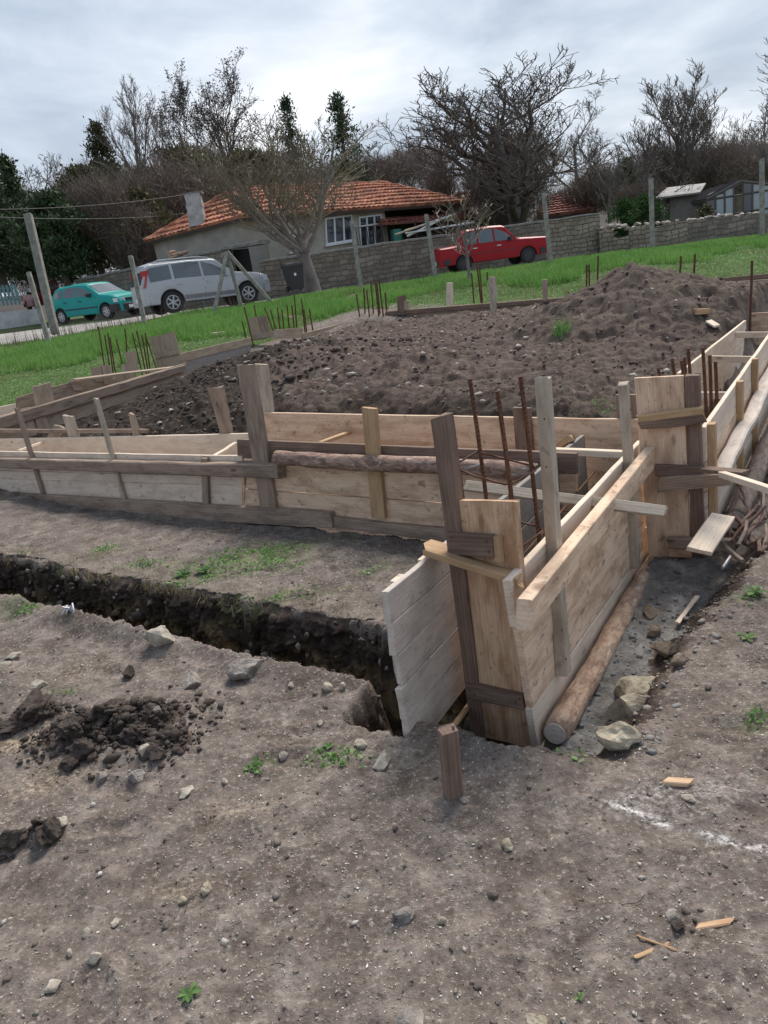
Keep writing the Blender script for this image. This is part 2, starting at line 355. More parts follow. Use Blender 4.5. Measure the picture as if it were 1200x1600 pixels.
def simple(name, c, rough=.8, metal=0., var=.25, sc=4., bm=.0, c2=None, obj=True, dist=.0):
    m, nt, b = newmat(name)
    v = objvec(nt) if obj else N(nt, 'ShaderNodeNewGeometry').outputs['Position']
    n = noise(nt, v, sc, 6, .65, dist); c2 = c2 or tuple(x * (1 - var) for x in c)
    setv(nt, b.inputs['Base Color'], mix(nt, ramp(nt, n, [(.35, 0.), (.65, 1.)]), c2, c)); b.inputs['Roughness'].default_value = rough; b.inputs['Metallic'].default_value = metal
    if bm: bump(nt, b, noise(nt, v, sc * 5, 5, .6), bm, 1.)
    return m
def flat(name, c, rough=.4, metal=0., spec=.5, coat=0.):
    m, nt, b = newmat(name); b.inputs['Base Color'].default_value = (*c, 1); b.inputs['Roughness'].default_value = rough; b.inputs['Metallic'].default_value = metal; b.inputs['Specular IOR Level'].default_value = spec; b.inputs['Coat Weight'].default_value = coat; return m
def rust():
    m, nt, b = newmat('rusty_steel'); v = objvec(nt); n = noise(nt, mapv(nt, v, (6, 60, 60)), 3, 5, .6)
    setv(nt, b.inputs['Base Color'], ramp(nt, n, [(.3, (.055, .025, .016)), (.5, (.11, .05, .028)), (.7, (.24, .10, .045))])); b.inputs['Roughness'].default_value = .85
    wv = N(nt, 'ShaderNodeTexWave', wave_type='BANDS', bands_direction='DIAGONAL'); lk(nt, mapv(nt, v, (1, .6, .6)), wv.inputs['Vector']); wv.inputs['Scale'].default_value = 32
    bump(nt, b, wv.outputs[0], .004, 1.); return m
MR = rust()
MSTONE = simple('pale_limestone', (.50, .46, .39), .9, sc=14, bm=.004, c2=(.27, .23, .18))
MSTONE2 = simple('yellowish_rubble_stone', (.52, .46, .35), .9, sc=9, bm=.010, c2=(.22, .18, .125))
MSTONE3 = simple('grey_concrete_lump', (.38, .34, .30), .9, sc=22, bm=.010, c2=(.17, .15, .135))
MCLOD = simple('dark_soil', (.085, .064, .052), .95, sc=16, bm=.006, c2=(.035, .026, .021))
MPEB = simple('pebble_stone', (.42, .38, .33), .9, sc=.9, c2=(.20, .17, .145), obj=False); 
def peb():
    m, nt, b = newmat('mixed_pebbles'); g = N(nt, 'ShaderNodeNewGeometry'); r = g.outputs['Random Per Island']
    setv(nt, b.inputs['Base Color'], ramp(nt, r, [(0, (.09, .07, .06)), (.35, (.18, .15, .125)), (.7, (.34, .30, .26)), (1., (.60, .55, .48))])); b.inputs['Roughness'].default_value = .9; return m
MPEB = peb()
def chips():
    m, nt, b = newmat('wood_chips_and_lime'); g = N(nt, 'ShaderNodeNewGeometry'); r = g.outputs['Random Per Island']
    setv(nt, b.inputs['Base Color'], ramp(nt, r, [(0, (.34, .29, .22)), (.5, (.5, .46, .39)), (1., (.72, .70, .66))])); b.inputs['Roughness'].default_value = .9; return m
MCHIP = chips()
def leafmat(name, stops, rough=.6, trans=.25):
    m, nt, b = newmat(name); g = N(nt, 'ShaderNodeNewGeometry'); r = g.outputs['Random Per Island']; n = noise(nt, g.outputs['Position'], .45, 4, .7)
    f = mth(nt, 'ADD', mth(nt, 'MULTIPLY', r, .45), mth(nt, 'MULTIPLY', n, .60))
    c = ramp(nt, f, stops); setv(nt, b.inputs['Base Color'], c); b.inputs['Roughness'].default_value = rough; b.inputs['Specular IOR Level'].default_value = .2
    if trans:
        t = N(nt, 'ShaderNodeBsdfTranslucent'); lk(nt, c, t.inputs[0]); mx = N(nt, 'ShaderNodeMixShader'); mx.inputs[0].default_value = trans
        lk(nt, b.outputs[0], mx.inputs[1]); lk(nt, t.outputs[0], mx.inputs[2]); o = [x for x in nt.nodes if x.type == 'OUTPUT_MATERIAL'][0]; lk(nt, mx.outputs[0], o.inputs[0])
    return m
MGR = leafmat('lush_grass', [(.2, (.085, .18, .04)), (.42, (.15, .31, .07)), (.62, (.23, .42, .11)), (.85, (.38, .50, .19))])
MGC = leafmat('low_ground_cover', [(.2, (.08, .17, .045)), (.45, (.16, .31, .085)), (.7, (.27, .44, .16)), (.9, (.40, .50, .26))])
MDRY = leafmat('dry_stalks', [(.2, (.07, .05, .045)), (.6, (.14, .10, .09)), (.9, (.22, .17, .14))], trans=0)
MSTRAW = leafmat('dry_yellow_grass', [(.2, (.20, .15, .07)), (.6, (.36, .29, .14)), (.9, (.45, .40, .22))], trans=0)
MEVG = leafmat('dark_evergreen', [(.2, (.028, .048, .025)), (.5, (.052, .085, .040)), (.8, (.09, .13, .06))], trans=.1)
MOLV = leafmat('olive_evergreen', [(.2, (.045, .048, .024)), (.5, (.085, .085, .042)), (.8, (.14, .13, .065))], trans=.1)
MGSH = leafmat('green_shrub', [(.2, (.015, .045, .012)), (.5, (.035, .085, .022)), (.8, (.07, .135, .04))], trans=.2)
MTH = leafmat('brown_thicket', [(.2, (.10, .078, .064)), (.5, (.19, .15, .125)), (.8, (.28, .225, .18))], trans=0)
MTR = simple('tree_bark', (.10, .085, .075), .95, sc=3, c2=(.045, .038, .035)); MTRD = simple('dark_tree_bark', (.155, .13, .113), .95, sc=3, c2=(.085, .07, .062))
MTRY = simple('lichen_tree_bark', (.23, .19, .125), .95, sc=2.5, c2=(.12, .10, .078)); MTRG = simple('grey_tree_bark', (.25, .222, .20), .95, sc=2, c2=(.14, .122, .11))
def soilmat():
    m, nt, b = newmat('bare_soil'); g = N(nt, 'ShaderNodeNewGeometry'); v = g.outputs['Position']
    A = lambda n: N(nt, 'ShaderNodeAttribute', attribute_name=n).outputs['Fac']
    n1 = noise(nt, v, 1.3, 5, .6); n2 = noise(nt, v, 9, 7, .7); n3 = noise(nt, v, 60, 5, .7); n4 = noise(nt, v, 3.3, 6, .65, .5)
    c = ramp(nt, n2, [(.34, (.085, .065, .054)), (.5, (.175, .145, .126)), (.66, (.32, .275, .24))])
    c = mix(nt, ramp(nt, n1, [(.35, 0.), (.65, .7)]), c, (.195, .162, .142))
    c = mix(nt, mth(nt, 'MULTIPLY', ramp(nt, n4, [(.5, 0.), (.62, 1.)]), .6), c, (.095, .074, .061))
    c = mix(nt, ramp(nt, n3, [(.56, 0.), (.66, .75)]), c, (.42, .375, .32))
    c = mix(nt, ramp(nt, n3, [(.33, .75), (.44, 0.)]), c, (.055, .042, .034))
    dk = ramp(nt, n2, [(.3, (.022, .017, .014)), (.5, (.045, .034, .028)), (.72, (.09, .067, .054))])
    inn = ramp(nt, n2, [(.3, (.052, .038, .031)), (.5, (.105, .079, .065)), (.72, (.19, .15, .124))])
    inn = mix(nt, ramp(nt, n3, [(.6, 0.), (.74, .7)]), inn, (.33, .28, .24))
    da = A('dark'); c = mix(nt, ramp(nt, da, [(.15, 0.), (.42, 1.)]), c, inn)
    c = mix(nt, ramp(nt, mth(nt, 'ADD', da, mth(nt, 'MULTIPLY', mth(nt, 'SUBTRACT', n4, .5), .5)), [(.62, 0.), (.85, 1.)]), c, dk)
    # clay layers in the trench wall
    c = mix(nt, mth(nt, 'MULTIPLY', A('clay'), ramp(nt, n4, [(.48, 0.), (.60, 1.)])), c, (.24, .185, .10))
    cm = ramp(nt, n2, [(.3, (.10, .092, .085)), (.55, (.23, .22, .208)), (.72, (.38, .365, .34))]); c = mix(nt, ramp(nt, mth(nt, 'ADD', A('cement'), mth(nt, 'MULTIPLY', mth(nt, 'SUBTRACT', n4, .5), 1.6)), [(.42, 0.), (.6, 1.)]), c, cm)
    lw = A('lawn'); gc = ramp(nt, n2, [(.3, (.05, .07, .025)), (.6, (.10, .14, .05)), (.75, (.17, .18, .10))]); c = mix(nt, ramp(nt, mth(nt, 'ADD', lw, mth(nt, 'MULTIPLY', mth(nt, 'SUBTRACT', n4, .5), .5)), [(.4, 0.), (.65, 1.)]), c, gc)
    sw = A('chalk'); c = mix(nt, mth(nt, 'MULTIPLY', sw, ramp(nt, n3, [(.42, 0.), (.58, 1.)])), c, (.68, .66, .64))
    sd_ = A('sawdust'); c = mix(nt, mth(nt, 'MULTIPLY', sd_, ramp(nt, n3, [(.44, 0.), (.6, 1.)])), c, (.48, .38, .25))
    ms = A('moss'); c = mix(nt, mth(nt, 'MULTIPLY', ms, ramp(nt, n2, [(.44, 0.), (.58, .85)])), c, (.16, .20, .075))
    setv(nt, b.inputs['Base Color'], c); b.inputs['Roughness'].default_value = .95; b.inputs['Specular IOR Level'].default_value = .15
    bump(nt, b, mth(nt, 'ADD', mth(nt, 'MULTIPLY', n2, .5), mth(nt, 'MULTIPLY', n3, .35)), .03, .9); return m
MSOIL = soilmat()
# ---------------------------------------------------------------- ground: one sheet, fine near the camera, reaching the horizon
def build_ground():
    NA, NR = 640, 1000; ax, ay = 0., -1.6
    th = np.linspace(rad(-47), rad(47), NA)
    r = np.concatenate([np.geomspace(2.3, 34, NR - 60), np.geomspace(34.6, 2500, 60)])
    Rr, Th = np.meshgrid(r, th, indexing='ij'); X = ax + Rr * np.sin(Th); Y = ay + Rr * np.cos(Th)
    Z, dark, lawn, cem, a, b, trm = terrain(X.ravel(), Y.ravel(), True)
    V = np.stack([X.ravel(), Y.ravel(), Z], 1)
    idx = np.arange(NR * NA).reshape(NR, NA); F = np.stack([idx[:-1, :-1].ravel(), idx[:-1, 1:].ravel(), idx[1:, 1:].ravel(), idx[1:, :-1].ravel()], 1)
    # closing skirt: the rest of the plain around and behind the camera
    k = len(V); per = np.concatenate([idx[::-1, 0], idx[0, 1:], idx[1:, -1]])
    rim = V[per].copy(); n = len(per); m = rim.copy()
    m[:, 0] = np.where(rim[:, 0] < 0, -2500, 2500) * np.clip(np.abs(rim[:, 0]) / (np.abs(rim[:, 0]) + .3), 0, 1); m[:, 1] = np.minimum(rim[:, 1], -2500 + 0 * rim[:, 1]); m[:, 2] = -.02
    m[:, 0] = rim[:, 0] + (m[:, 0] - rim[:, 0]); V = np.concatenate([V, m]); Fs = np.stack([per[:-1], k + np.arange(n - 1), k + np.arange(1, n), per[1:]], 1)
    me = npmesh('ground', V, np.concatenate([F, Fs]), True)
    def att(nm, arr):
        at_ = me.attributes.new(nm, 'FLOAT', 'POINT'); full = np.zeros(len(V), np.float32); full[:len(arr)] = arr; at_.data.foreach_set('value', full)
    x, y = X.ravel(), Y.ravel(); nn = fbm(x * 4, y * 4, 3, 50)
    att('dark', dark); att('lawn', lawn); att('cement', cem * ss(-1.9, -1.5, b) * ss(.6, .1, b) * ss(1.82, 1.5, a) + .75 * trm * 0)
    att('clay', trm * ss(-.14, -.25, Z))
    ch = np.zeros(len(x))
    def spot(px, py, rx, ry, amt, ang=0.):
        q = onz(px, py, 0.); c_, s_ = math.cos(ang), math.sin(ang); dx = (x - q[0]) * c_ + (y - q[1]) * s_; dy = -(x - q[0]) * s_ + (y - q[1]) * c_
        return amt * np.exp(-((dx / rx) ** 2 + (dy / ry) ** 2)) * (.6 + .8 * np.clip(nn + .3, 0, 1))
    q0 = onz(950, 1250, 0); q1 = onz(1190, 1325, 0); an = math.atan2(q1[1] - q0[1], q1[0] - q0[0])
    for (px, py, rx, amt) in [(975, 1260, .05, 1.6), (1005, 1272, .05, 1.6), (1035, 1284, .035, 1.5), (1110, 1304, .04, 1.7), (1135, 1312, .04, 1.8), (1160, 1320, .03, 1.5), (1192, 1322, .02, 1.5)]: ch = np.maximum(ch, spot(px, py, rx, .012, amt, an))
    for (px, py) in [(1010, 1245), (1070, 1265), (1110, 1235)]: ch = np.maximum(ch, spot(px, py, .12, .06, .30))
    att('chalk', ch)
    sw = np.zeros(len(x))
    for (px, py, rx, ry, am) in [(10, 1170, .12, .08, 1.), (60, 1230, .16, .10, .45), (370, 1270, .12, .05, .5), (290, 1390, .1, .04, .4), (120, 1050, .2, .1, .25)]: sw = np.maximum(sw, spot(px, py, rx, ry, am))
    att('sawdust', sw)
    ms = np.zeros(len(x))
    for (px, py, rx, ry, am) in [(390, 870, .45, .22, 1.), (300, 905, .25, .1, .9), (170, 858, .2, .08, .9), (440, 930, .3, .08, .7), (520, 1190, .2, .05, .4), (40, 950, .2, .1, .7), (240, 880, .25, .05, .6), (640, 880, .2, .1, .3), (560, 820, .3, .07, .4), (1175, 930, .12, .06, .8), (1180, 1120, .1, .04, .6), (250, 800, .5, .05, .4), (100, 1080, .15, .05, .5)]: ms = np.maximum(ms, spot(px, py, rx, ry, am))
    att('moss', ms)
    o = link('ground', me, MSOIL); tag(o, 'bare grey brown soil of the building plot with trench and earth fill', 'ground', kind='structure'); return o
build_ground()
# ================================================================ formwork
L1 = Plane(-5, 0, .6, 0, (0, -1)); L1B = Plane(-5, .55, .9, .62, (0, -1))
RP = Plane(1.40, -1.72, 1.14, .5, (1, 0)); LP = Plane(1.04, -1.95, .76, .62, (1, 0))
FA = Plane(1.0, -1.56, 1.4, -1.60, (0, -1)); FB = Plane(1.0, .30, 1.7, .36, (0, -1))
RC = Plane(1.50, .55, 1.22, 4.4, (1, 0)); LC = Plane(.88, 1.2, .62, 6.2, (1, 0))
G1 = 'formwork side panels of the new foundation'
def P3(pl, px, py, off=0.): return pl.at(px, py, off)
def boards(parent, pl, Ttop0, Ttop1, Bot0, Bot1, fr, T, mat, n, name='plank', mats=None, gap=.003, **k):
    """stack of planks between 3D top line and 3D bottom line; fr = seam fractions from the top"""
    for i in range(len(fr) - 1):
        f0, f1 = fr[i], fr[i + 1] ; h = np.linalg.norm(np.array(Bot0) - Ttop0); g = gap / h
        a0 = Ttop0 + (Bot0 - Ttop0) * f0; a1 = Ttop1 + (Bot1 - Ttop1) * f0; c0 = Ttop0 + (Bot0 - Ttop0) * (f1 - g); c1 = Ttop1 + (Bot1 - Ttop1) * (f1 - g)
        sh = np.asarray(n) * ((i % 2) * .003 + RN.random() * .002)
        e = (a1 - a0) / np.linalg.norm(a1 - a0) * (RN.random() - .5) * .014
        slab(name, c0 + sh + e, c1 + sh, a1 + sh, a0 + sh + e, T, n, (mats[i] if mats else mat), parent, **k)
# ---- strip A: left panel (its free end sticks out towards us)
t = thing('formwork_panel', ab(1.04, -1.95, gz(*ab(1.04, -1.95)[:2])), 'pale cement-stained board panel whose free end sticks out over the trench', 'formwork', G1)
a0 = P3(LP, 607, 924); b0 = P3(LP, 643, 1184); a1 = P3(LP, 913, 680); b1 = a1.copy(); b1[2] -= .60
xx = P3(LP, 742, 815); xb = xx.copy(); f_ = np.linalg.norm(xx - a0) / np.linalg.norm(a1 - a0); xb[2] = b0[2] + (b1[2] - b0[2]) * f_
boards(t, LP, a0, xx, b0, xb, [0, .18, .37, .56, .76, 1.0], .026, W['cement'], LP.n, rag=.012)
boards(t, LP, xx + (a1 - xx) * .004, a1, xb, b1, [0, .33, .66, 1.0], .026, W['cgrey'], LP.n)
cp = P3(LP, 655, 905, -.027); 
for fx in (.06, .15):
    p = a0 + (a1 - a0) * fx - LP.n * .062; q = p.copy(); q[2] -= .5; p[2] -= .012; stick('stake', q, p, .07, .03, -LP.n, W['pale'], t)
# ---- strip A: right panel
t = thing('formwork_panel', ab(1.40, -1.72, -.05), 'new pine side panel with a square top rail, right of the nearest column', 'formwork', G1); tRP = t
a0 = P3(RP, 799, 906); b0 = P3(RP, 842, 1170); a1 = P3(RP, 1003, 688); b1 = P3(RP, 1037, 868)
boards(t, RP, a0, a1, b0, b1, [0, .26, .5, .74, 1.0], .028, W['pine'], RP.n, mats=[W['pale'], W['pine'], W['pine'], W['pale']], rag=.006)
e0 = P3(RP, 831, 937, .10); e1 = P3(RP, 1023, 698, .10); g0 = P3(RP, 830, 986, .10); g1 = P3(RP, 1022, 733, .10)
slab('rail', g0, g1, e1, e0, .052, RP.n, W['pine'], t, jit=.001, bev=.004)
for (q0, q1, wd, m, off, th) in [((858, 590), (889, 1052), .060, 'grey', .048, .046), ((981, 598), (1000, 884), .052, 'grey', .048, .046), ((1016, 824), (1017, 858), .05, 'pale', .03, .03)]:
    p = P3(RP, *q0, off); r_ = P3(RP, *q1, off); stick('stake', r_, p, wd, th, RP.n, W[m], t, rag=.012)
# ---- log at its foot
def log(name, p0, p1, r0_, r1_, mat, label, cat='log', group='bark-covered round poles bracing the formwork', sag=.0, sd=3):
    L = np.linalg.norm(np.array(p1) - p0); k = 26; mw = frame(p0, np.array(p1) - p0, [0.1, .3, 1]); pts = [(L * i / k, .004 * math.sin(i * .35 + sd), .004 * math.sin(i * .23 + sd * 2) + sag * math.sin(math.pi * i / k)) for i in range(k + 1)]
    V, F = pts_tube(pts, [(r0_ + (r1_ - r0_) * i / k) * (1 + .16 * (vn(i * .8, sd) - .5)) for i in range(k + 1)], 22, jit=.13, sd=sd)
    o = link(name, npmesh(name, V, F, True), mat, None, mw); tag(o, label, cat, group)
    for (e, q, s_) in ((0, pts[0], -1), (1, pts[-1], 1)):
        mb = MB(); rr = (r0_ if e == 0 else r1_) * .86; mb.tube([(q[0] + s_ * .001, q[1], q[2]), (q[0] + s_ * .006, q[1], q[2])], [rr, rr * .97], 18); c = mb.obj('cut_end', W['cement'] if mat is not W['bark2'] else W['old'], o, mw)
    return o
l0 = P3(RP, 868, 1146, .062); l1 = P3(RP, 1033, 858, .062)
log('log', l0, l1, .050, .046, W['bark'], 'reddish bark log lying along the foot of the near pine panel', sd=3)
# ---- column form A front
t = thing('column_form', ab(1.2, -1.6, -.1), 'nearest column form of one wide upright board, a dark post and battens', 'formwork', 'column forms of the foundation')
CFA = t
pslab('board', FA, 0, [(710, 781), (806, 786), (835, 1172), (757, 1150)], .026, W['orange'], t, rag=.006, seg=16)
pslab('post', FA, .012, [(672, 656), (697, 648), (756, 1150), (736, 1146)], .045, W['brown'], t, rag=.02)
pslab('batten', FA, .03, [(697, 833), (768, 838), (771, 872), (700, 868)], .026, W['brown'], t)
pslab('batten', FA, .03, [(727, 1068), (815, 1088), (819, 1110), (729, 1091)], .05, W['brown'], t)
pslab('batten', FA, .02, [(769, 838), (781, 839), (785, 880), (772, 876)], .02, W['yellow'], t)
# small splinter inside at the bottom
o = stick('wood_offcut', gp(706, 1140) + [0, 0, .01], P3(LP, 735, 1098, .06), .02, .016, (0, -.5, 1), W['yellow']); tag(o, 'thin yellow stick leaning at the foot of the free panel end', 'wood scrap')
# loose plank across the tops
o = slab('spreader_plank', at(657, 858, 2.86), at(810, 904, 2.62), at(822, 882, 2.80), at(674, 843, 3.02), .028, (0, 0, 1), W['yellow'], None, rag=.03); tag(o, 'short yellow plank laid across the two near panel tops', 'plank', 'planks and sticks tying the formwork')
GT = 'planks and sticks tying the formwork'
def pj(P):
    d = np.array(P) - CO; z = d @ fwd; return 600 + FPX * (d @ RIGHT) / z
def along(A, B, px):
    lo, hi = -3., 4.
    for _ in range(50):
        m = (lo + hi) / 2; lo, hi = (m, hi) if pj(A + (B - A) * m) < px else (lo, m)
    return A + (B - A) * lo
A_ = LP.at(796, 770) + [0, 0, .012]; B_ = RP.at(942, 792, .05); B_[2] += .02
o = stick('spreader_plank', along(A_, B_, 725), along(A_, B_, 1040), .05, .022, (0, -.75, .65), W['grey'], None, rag=.01); tag(o, 'long thin grey stick crossing the near strip and poking out over the rail', 'plank', GT)
o = pslab('spreader_plank', Plane(.6, .12, 1.5, .06, (0, -1)), 0, [(862, 702), (986, 707), (985, 717), (862, 711)], .045, W['pale'], None); tag(o, 'short pale stick nailed between the two tall stakes of the near strip', 'plank', GT)
o = stick('wood_offcut', P3(L1B, 868, 697, .12), P3(L1B, 889, 681, .30), .055, .04, (0, -.6, .8), W['yellow'], rag=.03); tag(o, 'knotty yellow wood chunk wedged behind the tall grey stake', 'wood scrap')
# ---- rebar cages
def cage(label, bars, base, rings=(), r=.0075, group='rusty column reinforcement cages'):
    t = thing('rebar_cage', base, label, 'rebar cage', group)
    for (p0, p1) in bars: rod('rebar', p0, p1, r * (1 + .08 * RN.random()), MR, t, bend=.004 * np.linalg.norm(np.array(p1) - p0), k=8)
    for ring in rings:
        mb = MB(); mw = Matrix.Translation(Vector(ring[0])); R0 = np.array(ring[0]); mb.tube([np.array(p) - R0 for p in ring], .0042, 6); mb.obj('stirrup', MR, t, mw, True)
    return t
PA = Plane(.95, -1.38, 1.5, -1.42, (0, -1)); PA2 = Plane(.95, -1.12, 1.5, -1.16, (0, -1))
def barpx(pl, top, low, zb): 
    p = pl.at(*top); q = pl.at(*low); d = (q - p) / abs(q[2] - p[2]); return (p + d * (p[2] - zb), p)
bars = [barpx(PA, (703, 646), (722, 775), -.1), barpx(PA, (777, 611), (799, 780), -.1), barpx(PA2, (734, 592), (760, 782), -.1), barpx(PA2, (813, 588), (844, 850), -.1)]
def P_(pl, x, y): return pl.at(x, y)
ring1 = [P_(PA, 706, 729), P_(PA, 745, 745), P_(PA, 789, 757), P_(PA, 800, 756), P_(PA2, 837, 735), P_(PA2, 835, 729), P_(PA2, 790, 717), P_(PA2, 745, 706), P_(PA, 706, 729)]
ring2 = [P_(PA, 730, 834), P_(PA, 806, 858), P_(PA, 817, 853), P_(PA2, 848, 829), P_(PA2, 838, 822), P_(PA2, 800, 813), P_(PA2, 757, 805), P_(PA, 730, 834)]
cage('four tall rusty bars rising from the nearest column with a bent stirrup', bars, ab(1.2, -1.3, -.1), [ring1, ring2], r=.0085)
rod_ = None
# horizontal bars lying deeper inside strip A
t = thing('rebar_cage', ab(1.1, -.8, -.1), 'rusty lengthwise bars lying in the near strip between the panels', 'rebar cage', 'rusty bars lying in the strips')
for (da, zz) in ((.08, .1), (.26, .1), (.08, .3), (.26, .3)): rod('rebar', ab(1.0 + da, -1.4, zz), ab(.8 + da, .4, zz + .02), .006, MR, t, bend=.01)
# ---- nail heads on the near boards
def nail(parent, P, n):
    P = np.array(P); n = np.array(n, float); mb = MB(); mb.tube([[0, 0, 0], n * .003], .0045, 7); mb.obj('nail', MR, parent, Matrix.Translation(Vector(P)))
for (x, y, of) in [(705, 840, .031), (760, 846, .031), (764, 862, .031), (735, 1078, .031), (742, 1086, .031), (806, 1098, .031), (812, 1092, .031)]: nail(CFA, FA.at(x, y, of), FA.n)
for (x, y) in [(864, 905), (868, 935), (877, 985), (884, 1030)]: nail(tRP, RP.at(x, y, .05), RP.n)
for (x, y) in [(850, 655), (853, 730), (985, 640), (990, 800)]: nail(tRP, RP.at(x, y, .05), RP.n)
# ---- near stake
sb = gp(713, 1248); PS = Plane(1.2, -2.13, 1.6, -2.13, (0, -1)); pl = Plane(0, 0, 1, 0, (0, -1)); pl.p = sb; pl.d = np.array([1., 0, 0]); pl.n = np.array([0., -1, 0])
tp = pl.at(704, 1147); o = stick('ground_stake', sb + (sb - tp) * .25, tp, .054, .05, (.25, -1, .0), W['brown'], rag=.006, bev=.004); tag(o, 'short square brown stake driven into the soil in front of the near corner', 'stake')
nl = MB(); nl.tube([(0, 0, 0), (0, 0, .012)], .0025, 6); nl.tube([(0, 0, .012), (0, 0, .0135)], .006, 8); nl.obj('nail', MR, o, Matrix.Translation(Vector(tp + [0.012, .022, -.003])))
# ---- lateral strip, front panel
t = thing('formwork_panel', ab(-3.5, 0, 0), 'long lime-pale side panel at left behind the two old rails', 'formwork', G1)
x0, x1 = -120, 378
a0 = L1.at(x0, 703.5); a1 = L1.at(x1, 712.5); c0 = L1.at(x0, 782); c1 = L1.at(x1, 800)
boards(t, L1, a0, a1, c0, c1, [0, .36, .52, 1.0], .026, W['lime'], L1.n)
pslab('rail', L1, .085, [(-60, 716), (433, 727), (436, 749), (-60, 729)], .11, W['old'], t, jit=.004, bev=.010, rag=.02, seg=30)
pslab('rail', L1, .06, [(-60, 766), (516, 801), (520, 826), (-60, 791)], .05, W['old'], t, jit=.003, bev=.005, rag=.01, seg=34)
for (q, wd, m) in [(((24, 638), (66, 772)), .055, 'old'), (((148, 623), (193, 780)), .045, 'grey'), (((318, 716), (321, 790)), .07, 'old')]:
    p = L1.at(*q[0], .03); r_ = L1.at(*q[1], .03); stick('stake', r_, p, wd, .03, L1.n, W[m], t, rag=.015)
pslab('post', L1, .032, [(370, 571), (394, 569), (431, 793), (406, 793)], .034, W['old'], t, rag=.01, seg=16)
t = thing('formwork_panel', ab(-.6, 0, 0), 'side panel of new planks under the bark pole, beside the near column', 'formwork', G1)
a0 = L1.at(370, 687); a1 = L1.at(900, 709); m0 = L1.at(384, 722); m1 = L1.at(900, 741); s0 = L1.at(384, 764); s1 = L1.at(900, 801); c0 = L1.at(384, 798); c1 = L1.at(900, 844)
slab('plank', L1.at(371, 716), m1, a1, a0, .03, L1.n, W['brown'], t)
boards(t, L1, m0 + [0, 0, -.003], m1 + [0, 0, -.003], s0, s1, [0, 1.], .026, W['pine'], L1.n); boards(t, L1, s0 + [0, 0, -.003], s1 + [0, 0, -.003], c0, c1, [0, .95], .026, W['pine'], L1.n)
pslab('foot_rail', L1, .05, [(521, 809), (697, 831), (697, 848), (521, 824)], .048, W['old'], t, seg=20, jit=.004)
pslab('stake', L1, .032, [(565, 637), (587, 639), (601, 810), (580, 809)], .03, W['yellow'], t, rag=.006)
log('log', L1.at(433, 716, .072), L1.at(838, 736, .072), .052, .050, W['bark2'], 'patchy bark pole lying level against the lateral panel', sd=8)
# ---- lateral strip, back panel (right: tall new board)
t = thing('formwork_panel', ab(-.4, .6, .1), 'tall clean pine board panel closing the back of the strip by the near column', 'formwork', G1)
a0 = L1B.at(411, 645); a1 = L1B.at(1010, 656); m0 = L1B.at(411, 690); m1 = L1B.at(1010, 716); c0 = L1B.at(411, 735); c1 = L1B.at(1010, 790)
boards(t, L1B, a0, a1, m0, m1, [0, 1.], .027, W['pine'], L1B.n); boards(t, L1B, m0, m1, c0, c1, [0, .6, 1.], .027, W['pine'], L1B.n)
pslab('stake', L1B, .03, [(801, 637), (828, 638), (836, 760), (810, 760)], .028, W['brown'], t)
pslab('stake', L1B, -.03, [(394, 569), (416, 570), (431, 690), (408, 690)], .03, W['grey'], t)
pslab('stake', L1B, -.03, [(962, 617), (992, 617), (996, 690), (966, 690)], .03, W['old'], t)
t = thing('formwork_panel', ab(-3.6, .6, .1), 'clean pale board at the back of the left strip before the dark soil', 'formwork', G1)
a0 = L1B.at(-120, 689); a1 = L1B.at(392, 677.5); c0 = L1B.at(-120, 735); c1 = L1B.at(410, 735)
boards(t, L1B, a0, a1, c0, c1, [0, 1.], .028, W['pale'], L1B.n)
slab('plank', L1B.at(-120, 676, -.04), L1B.at(230, 677, -.04), L1B.at(230, 671, -.04), L1B.at(-120, 671, -.04), .03, L1B.n, W['old'], t)
for (q, m) in [([(97, 649), (112, 651), (122, 686), (107, 686)], 'grey'), ([(201, 647), (207, 648), (219, 686), (208, 686)], 'farpine'), ([(323, 605), (347, 605), (362, 681), (345, 681)], 'old')]:
    pslab('stake', L1B, -.03, q, .03, W[m], t, rag=.02)
o = pslab('wood_offcut', L1B, -.10, [(84, 664), (99, 669), (92, 684), (73, 684)], .03, W['farpine'], rag=.03); tag(o, 'slanting board piece leaning behind the pale left panel', 'wood scrap')
for (p, q, lb) in [((28, 703), (65, 690), 'thin stick wedged across the strip at the far left'), ((334, 711), (370, 690), 'thin pale stick wedged across the strip beside the paired posts'), ((500, 690), (545, 674), 'thick-ended pale stick showing above the dark plank of the lateral strip')]:
    A_ = L1.at(*p, -.03); B_ = L1B.at(*q, .02); o = stick('spreader_stick', A_, B_, .035, .025, (0, -.4, 1), W['pale'] if p[0] < 400 else W['yellow']); tag(o, lb, 'stick', GT)
# ---- column form B
t = thing('column_form', ab(1.35, .3, -.1), 'tall column form at right with a bark-edged batten across its pale board', 'formwork', 'column forms of the foundation')
pslab('board', FB, 0, [(991, 591), (1068, 587), (1079, 872), (1014, 872)], .027, W['pine'], t, seg=14)
pslab('post', FB, .004, [(1070, 587), (1092, 587), (1102, 888), (1081, 888)], .045, W['brown'], t, rag=.008)
pslab('batten', FB, .035, [(996, 650), (1098, 636), (1101, 659), (1000, 670)], .03, W['yellow'], t, jit=.006, rag=.02, bev=.008)
pslab('batten', FB, .045, [(998, 662), (1100, 648), (1101, 661), (1000, 672)], .012, W['brown'], t, jit=.006, rag=.02)
pslab('batten', FB, .04, [(1024, 728), (1098, 730), (1098, 742), (1024, 744)], .10, W['brown'], t, rag=.01)
pslab('rail', FB, .07, [(1028, 747), (1142, 742), (1143, 758), (1029, 770)], .03, W['old'], t, jit=.003, rag=.02)
pslab('rail', FB, .07, [(1042, 842), (1148, 846), (1148, 864), (1046, 856)], .05, W['old'], t, rag=.006)
